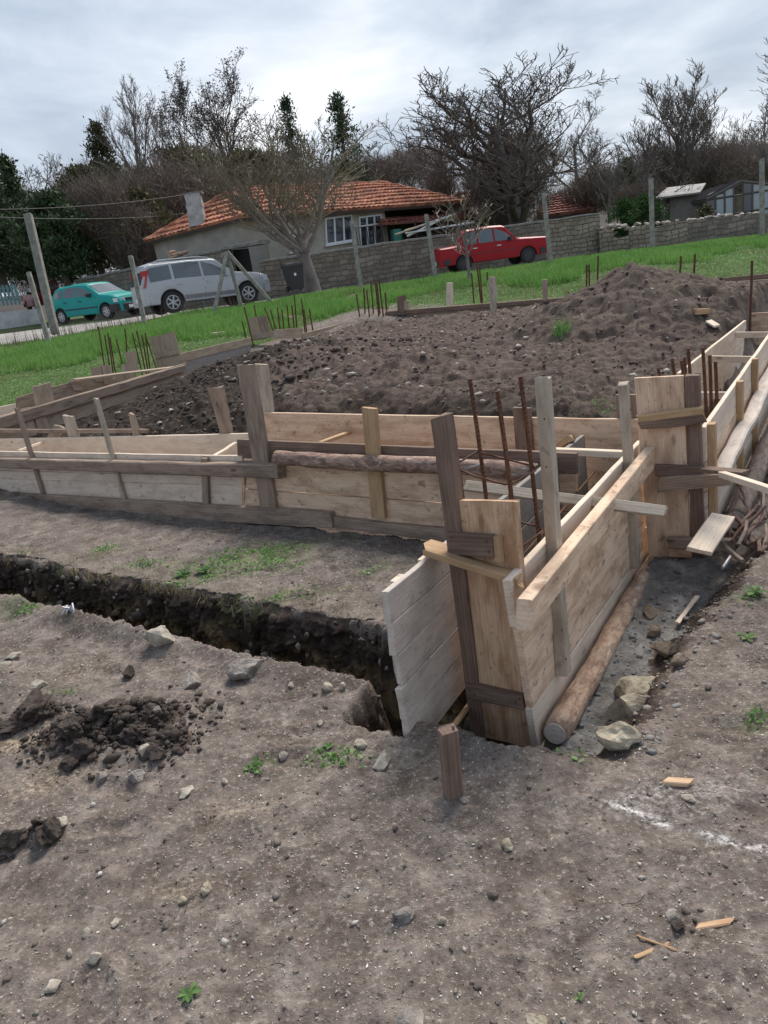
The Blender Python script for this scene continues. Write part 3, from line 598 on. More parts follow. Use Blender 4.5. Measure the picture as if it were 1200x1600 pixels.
pslab('board', FB, .045, [(1045, 857), (1081, 858), (1081, 872), (1046, 871)], .02, W['orange'], t)
o = stick('loose_plank', at(1093, 858, 3.72), at(1130, 803, 4.05), .115, .022, (-.25, -.55, .8), W['pale'], rag=.01); tag(o, 'short pale plank leaning on the low rail in front of the right corridor', 'plank', GT)
o = stick('loose_plank', at(1128, 737, 3.8), at(1235, 770, 3.1), .035, .03, (0, -.6, .8), W['pale'], rag=.01); tag(o, 'pale stick reaching from the right column form out of the frame', 'plank', GT)
o = stick('loose_plank', at(1102, 731, 4.02), at(1163, 736, 3.75), .05, .02, (0, -.4, 1), W['brown'], rag=.03); tag(o, 'reddish brown splintered board on the middle rail of the right column form', 'plank', GT)
PB = Plane(.95, .55, 1.7, .6, (0, -1)); PB2 = Plane(.95, .85, 1.7, .9, (0, -1)); PB3 = Plane(.95, 1.1, 1.7, 1.15, (0, -1))
bars = [barpx(PB3, (1028, 575), (1031, 588), 0), barpx(PB, (1050, 560), (1054, 588), 0), barpx(PB, (1065, 563), (1068, 588), 0), barpx(PB2, (1075, 544), (1078, 586), 0), barpx(PB3, (1070, 558), (1071, 585), 0)]
cage('short rusty bar tips showing just over the right column form', bars, ab(1.2, .8, .0), r=.009)
bars = [barpx(PB2, (1098, 543), (1104, 655), 0), barpx(PB3, (1109, 555), (1111, 648), 0), barpx(PB3, (1118, 565), (1120, 637), 0)]
cage('three dark rusty bars standing in the right corridor beside the column form', bars, ab(1.5, 1., .0), r=.010)
# ---- corridor C
t = thing('formwork_panel', ab(1.4, 2, 0), 'outer pine panel of the right corridor running to the back', 'formwork', G1)
a0 = RC.at(1102, 668); a1 = RC.at(1201, 527); c0 = a0.copy(); c0[2] = -.12; c1 = a1.copy(); c1[2] = .0
d_ = (a1 - a0) * 1.0; a1e = a1 + d_ * .5; c1e = c1 + (c1 - c0) * .5
boards(t, RC, a0, a1e, c0, c1e, [0, .27, .52, .77, 1.], .027, W['pine'], RC.n, mats=[W['pale'], W['pine'], W['lime'], W['pale']])
for q in [((1118, 661), (1130, 800)), ((1161, 595), (1168, 730)), ((1184, 560), (1192, 690))]:
    p = RC.at(*q[0], .04); r_ = p.copy(); r_[2] = -.1; stick('stake', r_, p + [0, 0, .0], .06, .04, RC.n, W['yellow'], t)
e0 = RC.at(1138, 757, .11); e1 = RC.at(1204, 612, .11); e1 = e0 + (e1 - e0) * 2.2
o = slab('rail', e0, e1, e1 + np.array([*(-RC.n[:2] * .0), .05]), e0 + [0, 0, .05], .09, RC.n, W['cement'], t, jit=.007, rag=.03, bev=.01)
l0 = RC.at(1150, 835, .10); l0[2] = max(l0[2], -.04); l1 = RC.at(1210, 672, .12); l1 = l0 + (l1 - l0) * 1.8
log('log', l0, l1, .062, .062, W['bark3'], 'thick grey-brown log along the outside of the right corridor panel', sd=5)
t = thing('formwork_panel', ab(.7, 4, .1), 'inner pale panel of the right corridor next to the earth fill', 'formwork', G1)
a0 = LC.at(1062, 583); a1 = LC.at(1166, 500); c0 = a0.copy(); c0[2] = .0; c1 = a1.copy(); c1[2] = .05
boards(t, LC, a0, a1, c0, c1, [0, .42, .75, 1.], .027, W['pale'], LC.n)
for i, (q, lb) in enumerate([([(1112, 556), (1177, 557), (1176, 567), (1112, 567)], 'middle pale spreader across the right corridor'), ([(1149, 519), (1215, 519), (1215, 528), (1149, 528)], 'farthest pale spreader across the right corridor'), ([(1092, 613), (1140, 613), (1136, 624), (1093, 624)], 'nearest pale spreader across the right corridor, behind the rusty bars')]):
    b_ = [4.2, 5.3, 2.9][i] - [0.6, .4, .55][i]
    o = pslab('spreader_plank', Plane(.3, b_, 1.6, b_, (0, -1)), 0, q, .03, W['pale']); tag(o, lb, 'plank', GT)
FE = Plane(.3, 6.2, 2, 6.1, (0, -1)); t = thing('formwork_panel', ab(.9, 6.2, .3), 'cross panel of pale boards closing the far end of the right corridor', 'formwork', G1)
boards(t, FE, FE.at(1163, 490), FE.at(1240, 486), FE.at(1163, 540), FE.at(1240, 540), [0, .5, 1.], .027, W['pine'], FE.n)
cage('single tall rusty bar standing in the far part of the right corridor', [barpx(Plane(.5, 5.8, 2, 5.8, (0, -1)), (1175, 407), (1172, 520), .3)], ab(.9, 5.8, .3), r=.013)
# ---- left strip running to the back
ML = Plane(-7.15, .9, -7.25, 9.1, (1, 0)); MO = Plane(-7.65, .9, -7.75, 9.1, (1, 0)); ME = Plane(-8.0, .9, -8.1, 9.1, (1, 0))
t = thing('formwork_panel', ab(-7.1, 3, .3), 'old brown inner panel of the far left strip under a heavy dark rail', 'formwork', G1)
pslab('rail', ML, .07, [(-60, 668), (290, 570), (290, 580), (-60, 692)], .10, W['old'], t, seg=30, bev=.012, jit=.006)
a0 = ML.at(-60, 670); a1 = ML.at(290, 567); c0 = ML.at(-60, 745); c1 = ML.at(290, 612)
boards(t, ML, a0, a1, c0, c1, [0, .35, .7, 1.0], .027, W['farpine'], ML.n)
for q in [[(50, 640), (68, 635), (84, 690), (66, 690)], [(30, 640), (48, 636), (60, 690), (44, 690)]]: pslab('stake', ML, .03, q, .03, W['farpine'], t)
pslab('stake', ML, -.03, [(52, 604), (75, 599), (85, 650), (62, 655)], .04, W['farpine'], t); pslab('stake', ML, -.03, [(66, 601), (79, 597), (88, 640), (75, 645)], .04, W['farpine'], t)
t = thing('formwork_panel', ab(-7.7, 3, .3), 'outer panel of the far left strip with reddish old top boards', 'formwork', G1)
boards(t, MO, MO.at(26, 621), MO.at(112, 597), MO.at(26, 660), MO.at(112, 640), [0, .5, 1.], .027, W['old'], MO.n)
boards(t, MO, MO.at(113, 592), MO.at(212, 581), MO.at(113, 630), MO.at(212, 610), [0, .4, 1.], .027, W['farpine'], MO.n)
boards(t, MO, MO.at(-60, 650), MO.at(25, 630), MO.at(-60, 690), MO.at(25, 660), [0, 1.], .027, W['pale'], MO.n)
for (x, y, h) in [(151, 574, 22), (166, 571, 30), (200, 569, 24), (205, 550, 30), (118, 596, 14), (174, 592, 12)]:
    pslab('stake', MO, .03, [(x - 7, y), (x + 7, y - 1), (x + 12, y + h), (x - 2, y + h)], .06, W['farpine'], t)
o = stick('spreader_plank', MO.at(116, 592, .1), ML.at(285, 571, -.02), .09, .025, (0, -.2, 1), W['farpine']); tag(o, 'flat grey-brown plank lying on top of the far left strip by the rusty bars', 'plank', GT)
o = stick('spreader_plank', MO.at(20, 645, .15), ML.at(175, 604, -.03), .09, .025, (0, -.2, 1), W['pale']); tag(o, 'pale flat board laid lengthwise on the far left strip', 'plank', GT)
zpx = lambda x, y, ox, oy: (ox + x / 3., oy + y / 3.)
def farbars(label, lst, pl_offs, ox, oy, r, base, down=.0):
    bars = []
    for i, ((x0, y0), (x1, y1)) in enumerate(lst):
        pl = pl_offs[i % len(pl_offs)]; p = pl.at(*zpx(x0, y0, ox, oy)); q = pl.at(*zpx(x1, y1, ox, oy)); bars.append((q + (q - p) * .15, p))
    cage(label, bars, base, r=r)
PL1 = [Plane(-8, 4.0, -7, 4.0, (0, -1)), Plane(-8, 4.3, -7, 4.3, (0, -1))]
farbars('cluster of rusty bars on the far left strip before the teal car', [((460, 450), (490, 640)), ((490, 490), (515, 640)), ((515, 500), (540, 660)), ((545, 510), (580, 655)), ((585, 460), (597, 590)), ((620, 480), (665, 665)), ((640, 470), (680, 650)), ((680, 480), (700, 635)), ((685, 500), (730, 640)), ((665, 490), (692, 650)), ((505, 480), (528, 650))], PL1, 0, 360, .011, ab(-7.5, 4, .5))
CB = Plane(-8.2, 4.5, -7, 4.4, (0, -1))
t = thing('column_form', ab(-7.5, 4.5, .5), 'slanting brown column board standing beside the far left rusty bars', 'formwork', 'column forms of the foundation')
pslab('board', CB, 0, [(233, 527), (252, 523), (267, 571), (246, 575)], .03, W['farpine'], t); pslab('board', CB, 0, [(253, 523), (270, 518), (284, 568), (268, 571)], .03, W['farpine'], t)
pslab('batten', CB, .03, [(240, 552), (277, 545), (279, 553), (242, 561)], .03, W['farpine'], t); pslab('batten', CB, .05, [(256, 563), (284, 556), (288, 570), (258, 577)], .05, W['farpine'], t)
t = thing('formwork_panel', ab(-7.5, 6, .5), 'weathered board run with grey lower half between the two left column forms', 'formwork', G1)
boards(t, MO, MO.at(278, 553), MO.at(392, 527), MO.at(278, 585), MO.at(392, 553), [0, .45], .027, W['farpine'], MO.n); boards(t, MO, MO.at(281, 565, -.02), MO.at(392, 536, -.02), MO.at(281, 595), MO.at(392, 560), [0, 1.], .027, W['cgrey'], MO.n)
CB2 = Plane(-8.2, 6.7, -7, 6.6, (0, -1))
t = thing('column_form', ab(-7.5, 6.7, .6), 'small old column form with a cross batten in front of the silver car', 'formwork', 'column forms of the foundation')
pslab('board', CB2, 0, [(385, 498), (401, 495), (410, 530), (394, 533)], .03, W['farpine'], t); pslab('board', CB2, 0, [(402, 495), (415, 493), (424, 527), (411, 530)], .03, W['old'], t); pslab('batten', CB2, .03, [(391, 521), (427, 518), (428, 527), (393, 530)], .03, W['farpine'], t)
pslab('post', CB2, .03, [(386, 541), (393, 538), (396, 552), (388, 552)], .05, W['grey'], t)
PL2 = [Plane(-8, 6.5, -7, 6.5, (0, -1))]
farbars('two rusty bars left of the small old column form', [((535, 755), (560, 870)), ((545, 690), (590, 880))], PL2, 200, 250, .013, ab(-7.5, 6.5, .6))
farbars('row of rusty bars on the left strip right of the small old column form', [((640, 690), (680, 800)), ((668, 700), (690, 790)), ((700, 690), (712, 790)), ((720, 700), (732, 795)), ((745, 680), (757, 795)), ((778, 625), (792, 790)), ((768, 680), (780, 795)), ((812, 650), (830, 805)), ((824, 700), (838, 808)), ((850, 700), (868, 808)), ((590, 680), (600, 730))], [Plane(-8, 7.3, -7, 7.3, (0, -1)), Plane(-8, 7.6, -7, 7.6, (0, -1))], 200, 250, .014, ab(-7.5, 7.4, .6))
t = thing('formwork_panel', ab(-7.5, 8, .6), 'low pale board edge leading to the far corner of the foundation', 'formwork', G1)
boards(t, ML, ML.at(430, 515), ML.at(473, 512), ML.at(430, 530), ML.at(473, 527), [0, 1.], .04, W['farpine'], ML.n)
boards(t, ML, ML.at(473, 521), ML.at(602, 488), ML.at(473, 545), ML.at(602, 512), [0, 1.], .04, W['farpine'], ML.n)
KB = Plane(-7.0, 9.1, .6, 8.1, (0, -1))
farbars('group of rusty bars at the far corner before the stone wall', [((170, 630), (188, 745)), ((205, 600), (212, 735)), ((218, 610), (232, 735)), ((238, 570), (252, 730)), ((258, 570), (275, 725)), ((266, 575), (282, 722)), ((275, 555), (295, 715)), ((305, 620), (312, 700))], [Plane(-8, 9.0, -6, 8.8, (0, -1)), Plane(-8, 9.3, -6, 9.1, (0, -1))], 500, 250, .015, ab(-7., 9, .7))
t = thing('formwork_panel', ab(-4, 8.8, .7), 'back panel with a dark brown rail facing the lawn', 'formwork', G1)
pslab('rail', KB, .06, [(602, 487), (882, 465), (882, 471), (602, 494)], .08, W['brown'], t, seg=30, jit=.006)
boards(t, KB, KB.at(602, 486), KB.at(905, 462), KB.at(602, 510), KB.at(905, 492), [0, 1.], .03, W['farpine'], KB.n)
for q, m in [([(620, 464), (632, 461), (633, 488), (621, 488)], 'brown'), ([(631, 470), (636, 470), (637, 484), (632, 484)], 'farpine'), ([(697, 442), (706, 442), (706, 478), (697, 478)], 'pale'), ([(763, 433), (773, 433), (776, 490), (766, 490)], 'grey'), ([(847, 437), (854, 437), (854, 470), (848, 470)], 'farpine')]: pslab('stake', KB, .075, q, .04, W[m], t)
farbars('three thin rusty bars rising behind the back panel near the sapling', [((710, 530), (722, 665)), ((735, 490), (755, 665)), ((747, 500), (762, 665)), ((783, 525), (785, 560))], [Plane(-5, 9.1, 0, 8.4, (0, -1))], 500, 250, .014, ab(-4, 8.9, .7))
farbars('rusty bar tips behind the top of the earth mound', [((350, 640), (350, 730)), ((361, 640), (363, 730)), ((404, 600), (401, 705))], [Plane(-5, 9.0, 0, 8.6, (0, -1))], 800, 200, .014, ab(-1.5, 8.8, .7))
farbars('two rusty bars standing right of the earth mound on the back strip', [((792, 600), (786, 715)), ((858, 590), (852, 712))], [Plane(-1, 8.6, 2, 8.3, (0, -1))], 800, 200, .015, ab(.0, 8.6, .7))
t = thing('formwork_panel', ab(.5, 8.2, .6), 'back right formwork run with a curved plank above a dark rail', 'formwork', G1)
KC = Plane(-2, 8.5, 3, 7.9, (0, -1))
boards(t, KC, KC.at(1035, 446), KC.at(1215, 436), KC.at(1035, 500), KC.at(1215, 500), [0, .3, .6, 1.0], .03, W['farpine'], KC.n)
pslab('rail', KC, .06, [(1045, 444), (1215, 441), (1215, 448), (1047, 450)], .06, W['brown'], t, seg=24, jit=.006)
pslab('plank', KC, -.35, [(1033, 437), (1104, 437), (1110, 445), (1033, 446)], .03, W['lime'], t); pslab('plank', KC, -.30, [(1100, 437), (1220, 426), (1220, 438), (1112, 443)], .03, W['brown'], t)
for q in [[(1145, 452), (1155, 452), (1157, 482), (1147, 482)], [(1071, 432), (1078, 432), (1079, 446), (1072, 446)], [(1188, 452), (1197, 452), (1199, 490), (1190, 490)]]: pslab('stake', KC, .09, q, .04, W['farpine'], t)
# ================================================================ stones, clods, scraps, plants near the camera
def rock(name, p, sx, sy, sz, mat, label, cat='stone', group=None, sd=0, sub=3, rough=.28, sink=.33, flatp=False):
    bm = bmesh.new(); bmesh.ops.create_icosphere(bm, subdivisions=sub, radius=1.); r = random.Random(sd + 11); oo = r.random() * 90
    cuts = [(Vector((r.uniform(-1, 1), r.uniform(-1, 1), r.uniform(-1, 1))).normalized(), r.uniform(.5, .85)) for _ in range(9)]
    V = np.array([v.co[:] for v in bm.verts])
    for n, d in cuts:
        n = np.array(n); k = V @ n - d; V = V - np.clip(k, 0, None)[:, None] * n
    q = 1 + rough * (fbm(V[:, 0] * 2 + oo, V[:, 1] * 2 + V[:, 2] * 1.7, 4, sd)) ; V = V * q[:, None]
    V = V * [sx, sy, sz]
    for v, c in zip(bm.verts, V): v.co = c
    me = bpy.data.meshes.new(name); bm.to_mesh(me); bm.free()
    mw = Matrix.Translation(Vector(p) + Vector((0, 0, sz * (1 - sink * 2)))) @ Matrix.Rotation(r.random() * 6, 4, 'Z') @ Matrix.Rotation(r.uniform(-.3, .3), 4, 'X')
    o = link(name, me, mat, None, mw); return tag(o, label, cat, group)
MSTONEB = simple('brown_rock', (.26, .20, .15), .95, sc=10, bm=.006, c2=(.12, .09, .065))
ST = [ # px,py,w,h,mat,label
 (252, 992, 50, 34, MSTONE, 'pale angular stone on the near lip of the trench'), (388, 1036, 66, 36, MSTONE3, 'rough grey concrete lump at the trench lip'), (300, 1062, 44, 22, MSTONE3, 'low crumbly grey cement splash left of the big lump'),
 (598, 1187, 36, 26, MSTONE, 'buff squarish stone lying before the free end of the panel'), (1003, 1066, 92, 50, MSTONE2, 'flat yellowish slab of rubble beside the log bed'), (982, 1094, 72, 60, MSTONE2, 'pale yellow rubble stone below the flat slab beside the log bed'),
 (966, 1142, 62, 44, MSTONE2, 'brownish rubble stone nearest the log end'), (1040, 1012, 44, 26, MSTONEB, 'brown rock at the bank just above the yellow slab'), (1022, 985, 34, 22, MSTONEB, 'brown rock at the bank edge, second above the yellow slab'), (1015, 952, 40, 24, MSTONEB, 'flat brown rock under the pale splinter'), (1062, 1030, 30, 20, MSTONEB, 'small brown rock at the crest of the bank'),
 (202, 1046, 26, 17, MCLOD, 'small dark clod between trench and soil heap'), (228, 1171, 24, 20, MSTONE, 'white stone lying in the dark soil heap'), (160, 1213, 21, 17, MSTONE3, 'rounded grey stone at the lower edge of the dark heap'),
 (213, 1211, 27, 18, MSTONE3, 'grey stone half covered at the foot of the dark heap'), (246, 1108, 22, 16, MSTONE3, 'grey stone at the upper right of the dark heap'), (290, 1236, 30, 11, MSTONE, 'flat pale stone right of the dark heap'), (99, 1281, 28, 18, MSTONE, 'pinkish stone beside the small black clod'),
 (181, 1441, 17, 10, MSTONE, 'small flat pale stone at lower left, right one of a pair'), (136, 1455, 17, 14, MSTONE, 'small pale stone at lower left, left one of a pair'), (86, 1536, 28, 15, MSTONE, 'flat oval pale stone near the lower left corner'), (150, 1494, 22, 18, MSTONE, 'reddish pale stone above the flat oval one'), (110, 1487, 12, 13, MSTONE, 'small upright pale chip left of the reddish stone'),
 (325, 1385, 22, 16, MSTONE2, 'yellowish stone in the crumbly patch of the foreground'), (285, 1406, 18, 12, MSTONE2, 'smaller yellowish stone beside the crumbly patch'), (628, 1425, 36, 22, MSTONE3, 'knobbly brownish stone in the middle foreground'), (688, 1436, 18, 16, MSTONE2, 'small brown stone right of the knobbly one'), (795, 1317, 24, 16, MSTONE2, 'single round yellowish stone below the short stake'),
 (645, 1590, 56, 40, MSTONE3, 'big pale grey stone cut by the bottom edge'), (840, 1592, 34, 18, MSTONE2, 'yellow stone cut by the bottom edge'), (1054, 1428, 30, 20, MSTONE3, 'dark grey stone at lower right'), (1060, 1444, 26, 10, MCLOD, 'dark flat clod just below the dark grey stone'), (62, 1068, 28, 11, MSTONE, 'flat white stone above the dark soil'), (22, 1024, 24, 10, MSTONE, 'flat buff flake at the left edge, upper one'), (6, 1038, 22, 10, MSTONE, 'flat buff flake at the left edge, lower one'),
 (725, 1248, 18, 10, MSTONE3, 'grey pebble at the foot of the short stake'), (511, 1072, 22, 18, MSTONE, 'white stone in the row by the dark hole, left one'), (536, 1072, 14, 14, MSTONE, 'white stone in the row by the dark hole, right one'), (565, 1160, 24, 14, MSTONE, 'white stone at the edge of the dark hole'), (500, 1128, 12, 9, MSTONE, 'small square white stone in the trampled soil'), (455, 1070, 12, 8, MSTONE, 'small white stone near the trench lip'), (442, 1180, 20, 12, MSTONE3, 'brown stone left of the little weeds'),
 (1075, 1245, 22, 14, MSTONE, 'grey stone right of the orange wood piece'), (350, 1220, 14, 10, MSTONE, 'small pale stone by the weeds'), (880, 1592, 12, 10, MSTONE, 'tiny white stone at the bottom edge')]
for i, (px, py, w_, h_, m, lb) in enumerate(ST):
    p = gp(px, py + h_ * .35); D = float((p - CO) @ fwd); s = w_ / FPX * D / 2; rock('soil_clod' if m is MCLOD else 'stone', p, s * 1.1, s * .85, max(h_ / FPX * D * .55, .004), m, lb, 'clod' if m is MCLOD else 'stone', sd=i, sub=3 if w_ > 20 else 2)
rr = random.Random(4)
for i, (px, py, w_, h_, lb) in enumerate([(62, 1108, 74, 34, 'black wet clod at the left edge, largest of all'), (30, 1128, 50, 26, 'black clod touching the largest one at the left edge'), (76, 1299, 42, 36, 'black clod beside the pinkish stone'), (14, 1312, 44, 28, 'black clod cut by the left edge in the foreground'), (112, 1135, 44, 30, 'smooth grey-brown clod on the upper left of the soil heap'), (128, 1170, 46, 30, 'black clod in the middle of the soil heap'), (240, 1170, 40, 24, 'brown clod right of the white stone in the heap'), (215, 1140, 40, 26, 'broad brown clod on the crest of the heap'), (170, 1105, 46, 22, 'low dark clod at the top of the heap'), (105, 1190, 34, 24, 'brown clod at the lower left of the heap')]):
    p = gp(px, py + h_ * .3); D = float((p - CO) @ fwd); s = w_ / FPX * D / 2; rock('soil_clod', p, s * 1.1, s * .85, h_ / FPX * D * .5, MCLOD, lb, 'clod', sd=60 + i, rough=.75, sub=4)
# --- stuff: octahedral grains
OCT = np.array([(1, 0, 0), (-1, 0, 0), (0, 1, 0), (0, -1, 0), (0, 0, 1), (0, 0, -1)], float); OF = np.array([(0, 2, 4), (2, 1, 4), (1, 3, 4), (3, 0, 4), (2, 0, 5), (1, 2, 5), (3, 1, 5), (0, 3, 5)])
_t = (1 + 5 ** .5) / 2; ICO = np.array([(-1, _t, 0), (1, _t, 0), (-1, -_t, 0), (1, -_t, 0), (0, -1, _t), (0, 1, _t), (0, -1, -_t), (0, 1, -_t), (_t, 0, -1), (_t, 0, 1), (-_t, 0, -1), (-_t, 0, 1)]) / 1.9
IF = np.array([(0, 11, 5), (0, 5, 1), (0, 1, 7), (0, 7, 10), (0, 10, 11), (1, 5, 9), (5, 11, 4), (11, 10, 2), (10, 7, 6), (7, 1, 8), (3, 9, 4), (3, 4, 2), (3, 2, 6), (3, 6, 8), (3, 8, 9), (4, 9, 5), (2, 4, 11), (6, 2, 10), (8, 6, 7), (9, 8, 1)])
def grains(name, X, Y, S, mat, label, cat, seed, fl=(.4, .9), base=OCT, fc=OF, lift=.1, el=(.6, 1.2)):
    g = np.random.RandomState(seed); n = len(X); Z = terrain(X, Y); ang = g.rand(n) * 6.28; sc = np.stack([S * g.uniform(.8, 1.3, n), S * g.uniform(*el, n), S * g.uniform(*fl, n)], 1)
    V = base[None] * sc[:, None] * g.uniform(.55, 1.35, (n, len(base), 1)) + g.randn(n, len(base), 3) * sc[:, None] * .12; c, s = np.cos(ang)[:, None], np.sin(ang)[:, None]
    x = V[..., 0] * c - V[..., 1] * s + X[:, None]; y = V[..., 0] * s + V[..., 1] * c + Y[:, None]; z = V[..., 2] + (Z + sc[:, 2] * lift)[:, None]
    V = np.stack([x, y, z], -1).reshape(-1, 3); F = (fc[None] + (np.arange(n) * len(base))[:, None, None]).reshape(-1, 3)
    o = link(name, npmesh(name, V, F), mat); return tag(o, label, cat, kind='stuff')
g = np.random.RandomState(3)
def near_pts(n, r1=6.5, pw=1.5):
    r = .9 + (r1 - .9) * g.rand(n) ** (1 / pw); th = g.uniform(rad(-44), rad(38), n); return r * np.sin(th), r * np.cos(th)
def keep(X, Y, f):
    qx = X - O2[0]; qy = Y - O2[1]; a = qx * E2[0] + qy * E2[1]; b = qx * E1[0] + qy * E1[1]; return f(a, b)
outer = lambda a, b: ((b < -.05) & ~((a > .9) & (a < 1.5) & (b > -1.75))) | (a > 1.8)
X, Y = near_pts(15000); k = keep(X, Y, outer) & (fbm(X * 1.5, Y * 1.5, 3, 77) + g.rand(len(X)) * .7 > .15); X, Y = X[k], Y[k]
grains('gravel', X, Y, np.clip(g.lognormal(-5.95, .6, len(X)), .0012, .016), MPEB, 'small loose pebbles strewn over the foreground soil', 'gravel', 1)
X, Y = near_pts(56000, 5.5, 1.3); k = keep(X, Y, outer) & (fbm(X * 2 + 9, Y * 2, 3, 78) + g.rand(len(X)) * .8 + .35 * ss(.0, 1.0, X) > .38); X, Y = X[k], Y[k]
grains('wood_chips', X, Y, np.clip(g.lognormal(-6.05, .5, len(X)), .0007, .0065), MCHIP, 'tiny pale wood chips and lime crumbs on the trodden soil', 'wood chips', 2, fl=(.15, .5), el=(.25, .8), lift=.6)
X, Y = near_pts(2600, 6.0, 1.4); k = keep(X, Y, outer); X, Y = X[k], Y[k]
grains('loose_soil', X, Y, np.clip(g.lognormal(-5.5, .6, len(X)), .002, .014), MSOIL, 'crumbs of soil lying on the trodden ground', 'soil', 5, base=ICO, fc=IF, lift=.2)
# crumbs on the heaps
Xs, Ys = [], []
for (hx, hy, rx, ry, hh) in HEAPS:
    n = int(1700 * rx * ry / .05); Xs.append(hx + g.randn(n) * rx * .62); Ys.append(hy + g.randn(n) * ry * .62)
X = np.concatenate(Xs); Y = np.concatenate(Ys); grains('loose_soil', X, Y, np.clip(g.lognormal(-5.0, .6, len(X)), .002, .026), MCLOD, 'dark crumbs of freshly dug soil on the foreground heaps', 'soil', 6, base=ICO, fc=IF, lift=.3)
def abpts(n, a0, a1, b0, b1): a = g.uniform(a0, a1, n); b = g.uniform(b0, b1, n); P = np.array([O2 + E2 * x + E1 * y for x, y in zip(a, b)]); return P[:, 0], P[:, 1]
X, Y = abpts(5200, -7., .5, .75, 8.6); grains('loose_soil', X, Y, np.clip(g.lognormal(-4.55, .5, len(X)), .004, .05), simple('brown_soil_clods', (.15, .115, .094), .95, sc=3, c2=(.075, .056, .045), obj=False), 'brown clods covering the earth fill', 'soil', 7, base=ICO, fc=IF, lift=.25)
X, Y = abpts(1700, -6.5, -3.0, .8, 5.); grains('loose_soil', X, Y, np.clip(g.lognormal(-4.1, .5, len(X)), .007, .07), MCLOD, 'black moist clods on the left part of the earth fill', 'soil', 8, base=ICO, fc=IF, lift=.25)
X, Y = abpts(520, -7., .5, 1.0, 8.6); grains('gravel', X, Y, np.clip(g.lognormal(-3.95, .42, len(X)), .008, .055), simple('fill_stones', (.46, .41, .35), .9, sc=2, c2=(.24, .2, .165), obj=False), 'pale stones mixed into the earth fill', 'gravel', 9, base=ICO, fc=IF, lift=.35)
X, Y = abpts(700, 1.36, 1.85, -1.7, .3); grains('gravel', X, Y, np.clip(g.lognormal(-5., .5, len(X)), .003, .02), simple('cement_crumbs', (.25, .235, .22), .9, sc=3, obj=False), 'grey cement crumbs on the bed beside the log', 'gravel', 10, base=ICO, fc=IF)
X, Y = abpts(500, -3.6, .9, -1.74, -1.2); grains('loose_soil', X, Y, np.clip(g.lognormal(-4.4, .5, len(X)), .004, .035), MCLOD, 'dark clods fallen into the open trench', 'soil', 12, base=ICO, fc=IF)
# stones and clods sticking out of the far trench wall
def wallgrains(n, mat, label, cat, name, s0, sg, smax, seed, z0, z1):
    gq = np.random.RandomState(seed); a = gq.uniform(-3.7, .85, n); zz = gq.uniform(z0, z1, n); b = -1.262 - .05 * np.clip(-zz / .5, 0, 1) + gq.randn(n) * .010; P = O2[None] + a[:, None] * E2[None] + b[:, None] * E1[None]; S = np.clip(gq.lognormal(s0, sg, n), .004, smax)
    V = (ICO[None] * gq.uniform(.55, 1.35, (n, 12, 1)) * S[:, None, None] * gq.uniform(.6, 1.2, (n, 1, 3))) + np.stack([P[:, 0], P[:, 1], zz], 1)[:, None]; F = (IF[None] + (np.arange(n) * 12)[:, None, None]).reshape(-1, 3)
    o = link(name, npmesh(name, V.reshape(-1, 3), F), mat); tag(o, label, cat, kind='stuff')
wallgrains(200, MCLOD, 'dark crumbly soil of the cut trench wall', 'soil', 'loose_soil', -4.35, .55, .05, 1, -.50, -.01)
wallgrains(150, simple('ochre_clay', (.22, .17, .09), .95, sc=9, c2=(.11, .085, .05), obj=False), 'ochre clay lumps low in the cut trench wall', 'soil', 'clay', -4.2, .55, .06, 2, -.55, -.20)
wallgrains(130, MSTONE3, 'grey stones stuck in the cut trench wall', 'gravel', 'gravel', -4.3, .5, .04, 3, -.5, -.05)
# the cut earth face of the far trench side
NA_, NZ_ = 760, 84; av = np.linspace(-3.9, .93, NA_); zv = np.linspace(.0, 1., NZ_); AA, ZZ = np.meshgrid(av, zv, indexing='ij'); aa, zz = AA.ravel(), ZZ.ravel(); lipb = -1.215 - .045 * fbm(aa * 3, aa * 0, 3, 5) - .03 * fbm(aa * 12, aa * 0 + 5, 3, 8)
fx_, fz_ = aa, zz * .55; d_ = .05 * fbm(fx_ * 6, fz_ * 7, 3, 71) + .045 * fbm(fx_ * 17, fz_ * 20, 4, 72, .6) + .05 * np.clip(fbm(fx_ * 30, fz_ * 36, 3, 73, .6) - .1, 0, 1)
P = O2[None] + aa[:, None] * E2[None] + lipb[:, None] * E1[None]; zt_ = terrain(P[:, 0] + E1[0] * .06, P[:, 1] + E1[1] * .06); ov_ = ss(0, .12, zz); bb = lipb - (.03 * ov_ + .07 * zz + d_ * ov_) + .02 * (1 - ov_); P = O2[None] + aa[:, None] * E2[None] + bb[:, None] * E1[None]; Vw = np.stack([P[:, 0], P[:, 1], zt_ + .004 - zz * .56 + .02 * fbm(fx_ * 9, fz_ * 9, 2, 74) * zz], 1)
ix_ = np.arange(len(aa)).reshape(NA_, NZ_); me = npmesh('trench_wall', Vw, np.stack([ix_[:-1, :-1].ravel(), ix_[:-1, 1:].ravel(), ix_[1:, 1:].ravel(), ix_[1:, :-1].ravel()], 1), True)
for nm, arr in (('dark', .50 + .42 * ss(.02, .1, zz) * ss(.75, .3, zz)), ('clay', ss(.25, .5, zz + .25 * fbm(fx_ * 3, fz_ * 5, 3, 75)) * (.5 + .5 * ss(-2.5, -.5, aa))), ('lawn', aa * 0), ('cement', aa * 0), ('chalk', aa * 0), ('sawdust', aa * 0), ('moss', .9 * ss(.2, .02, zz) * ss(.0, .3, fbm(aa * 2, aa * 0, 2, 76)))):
    at_ = me.attributes.new(nm, 'FLOAT', 'POINT'); at_.data.foreach_set('value', arr.astype(np.float32))
tag(link('trench_wall', me, MSOIL), 'rough dark cut earth face of the trench', 'trench wall', kind='structure')
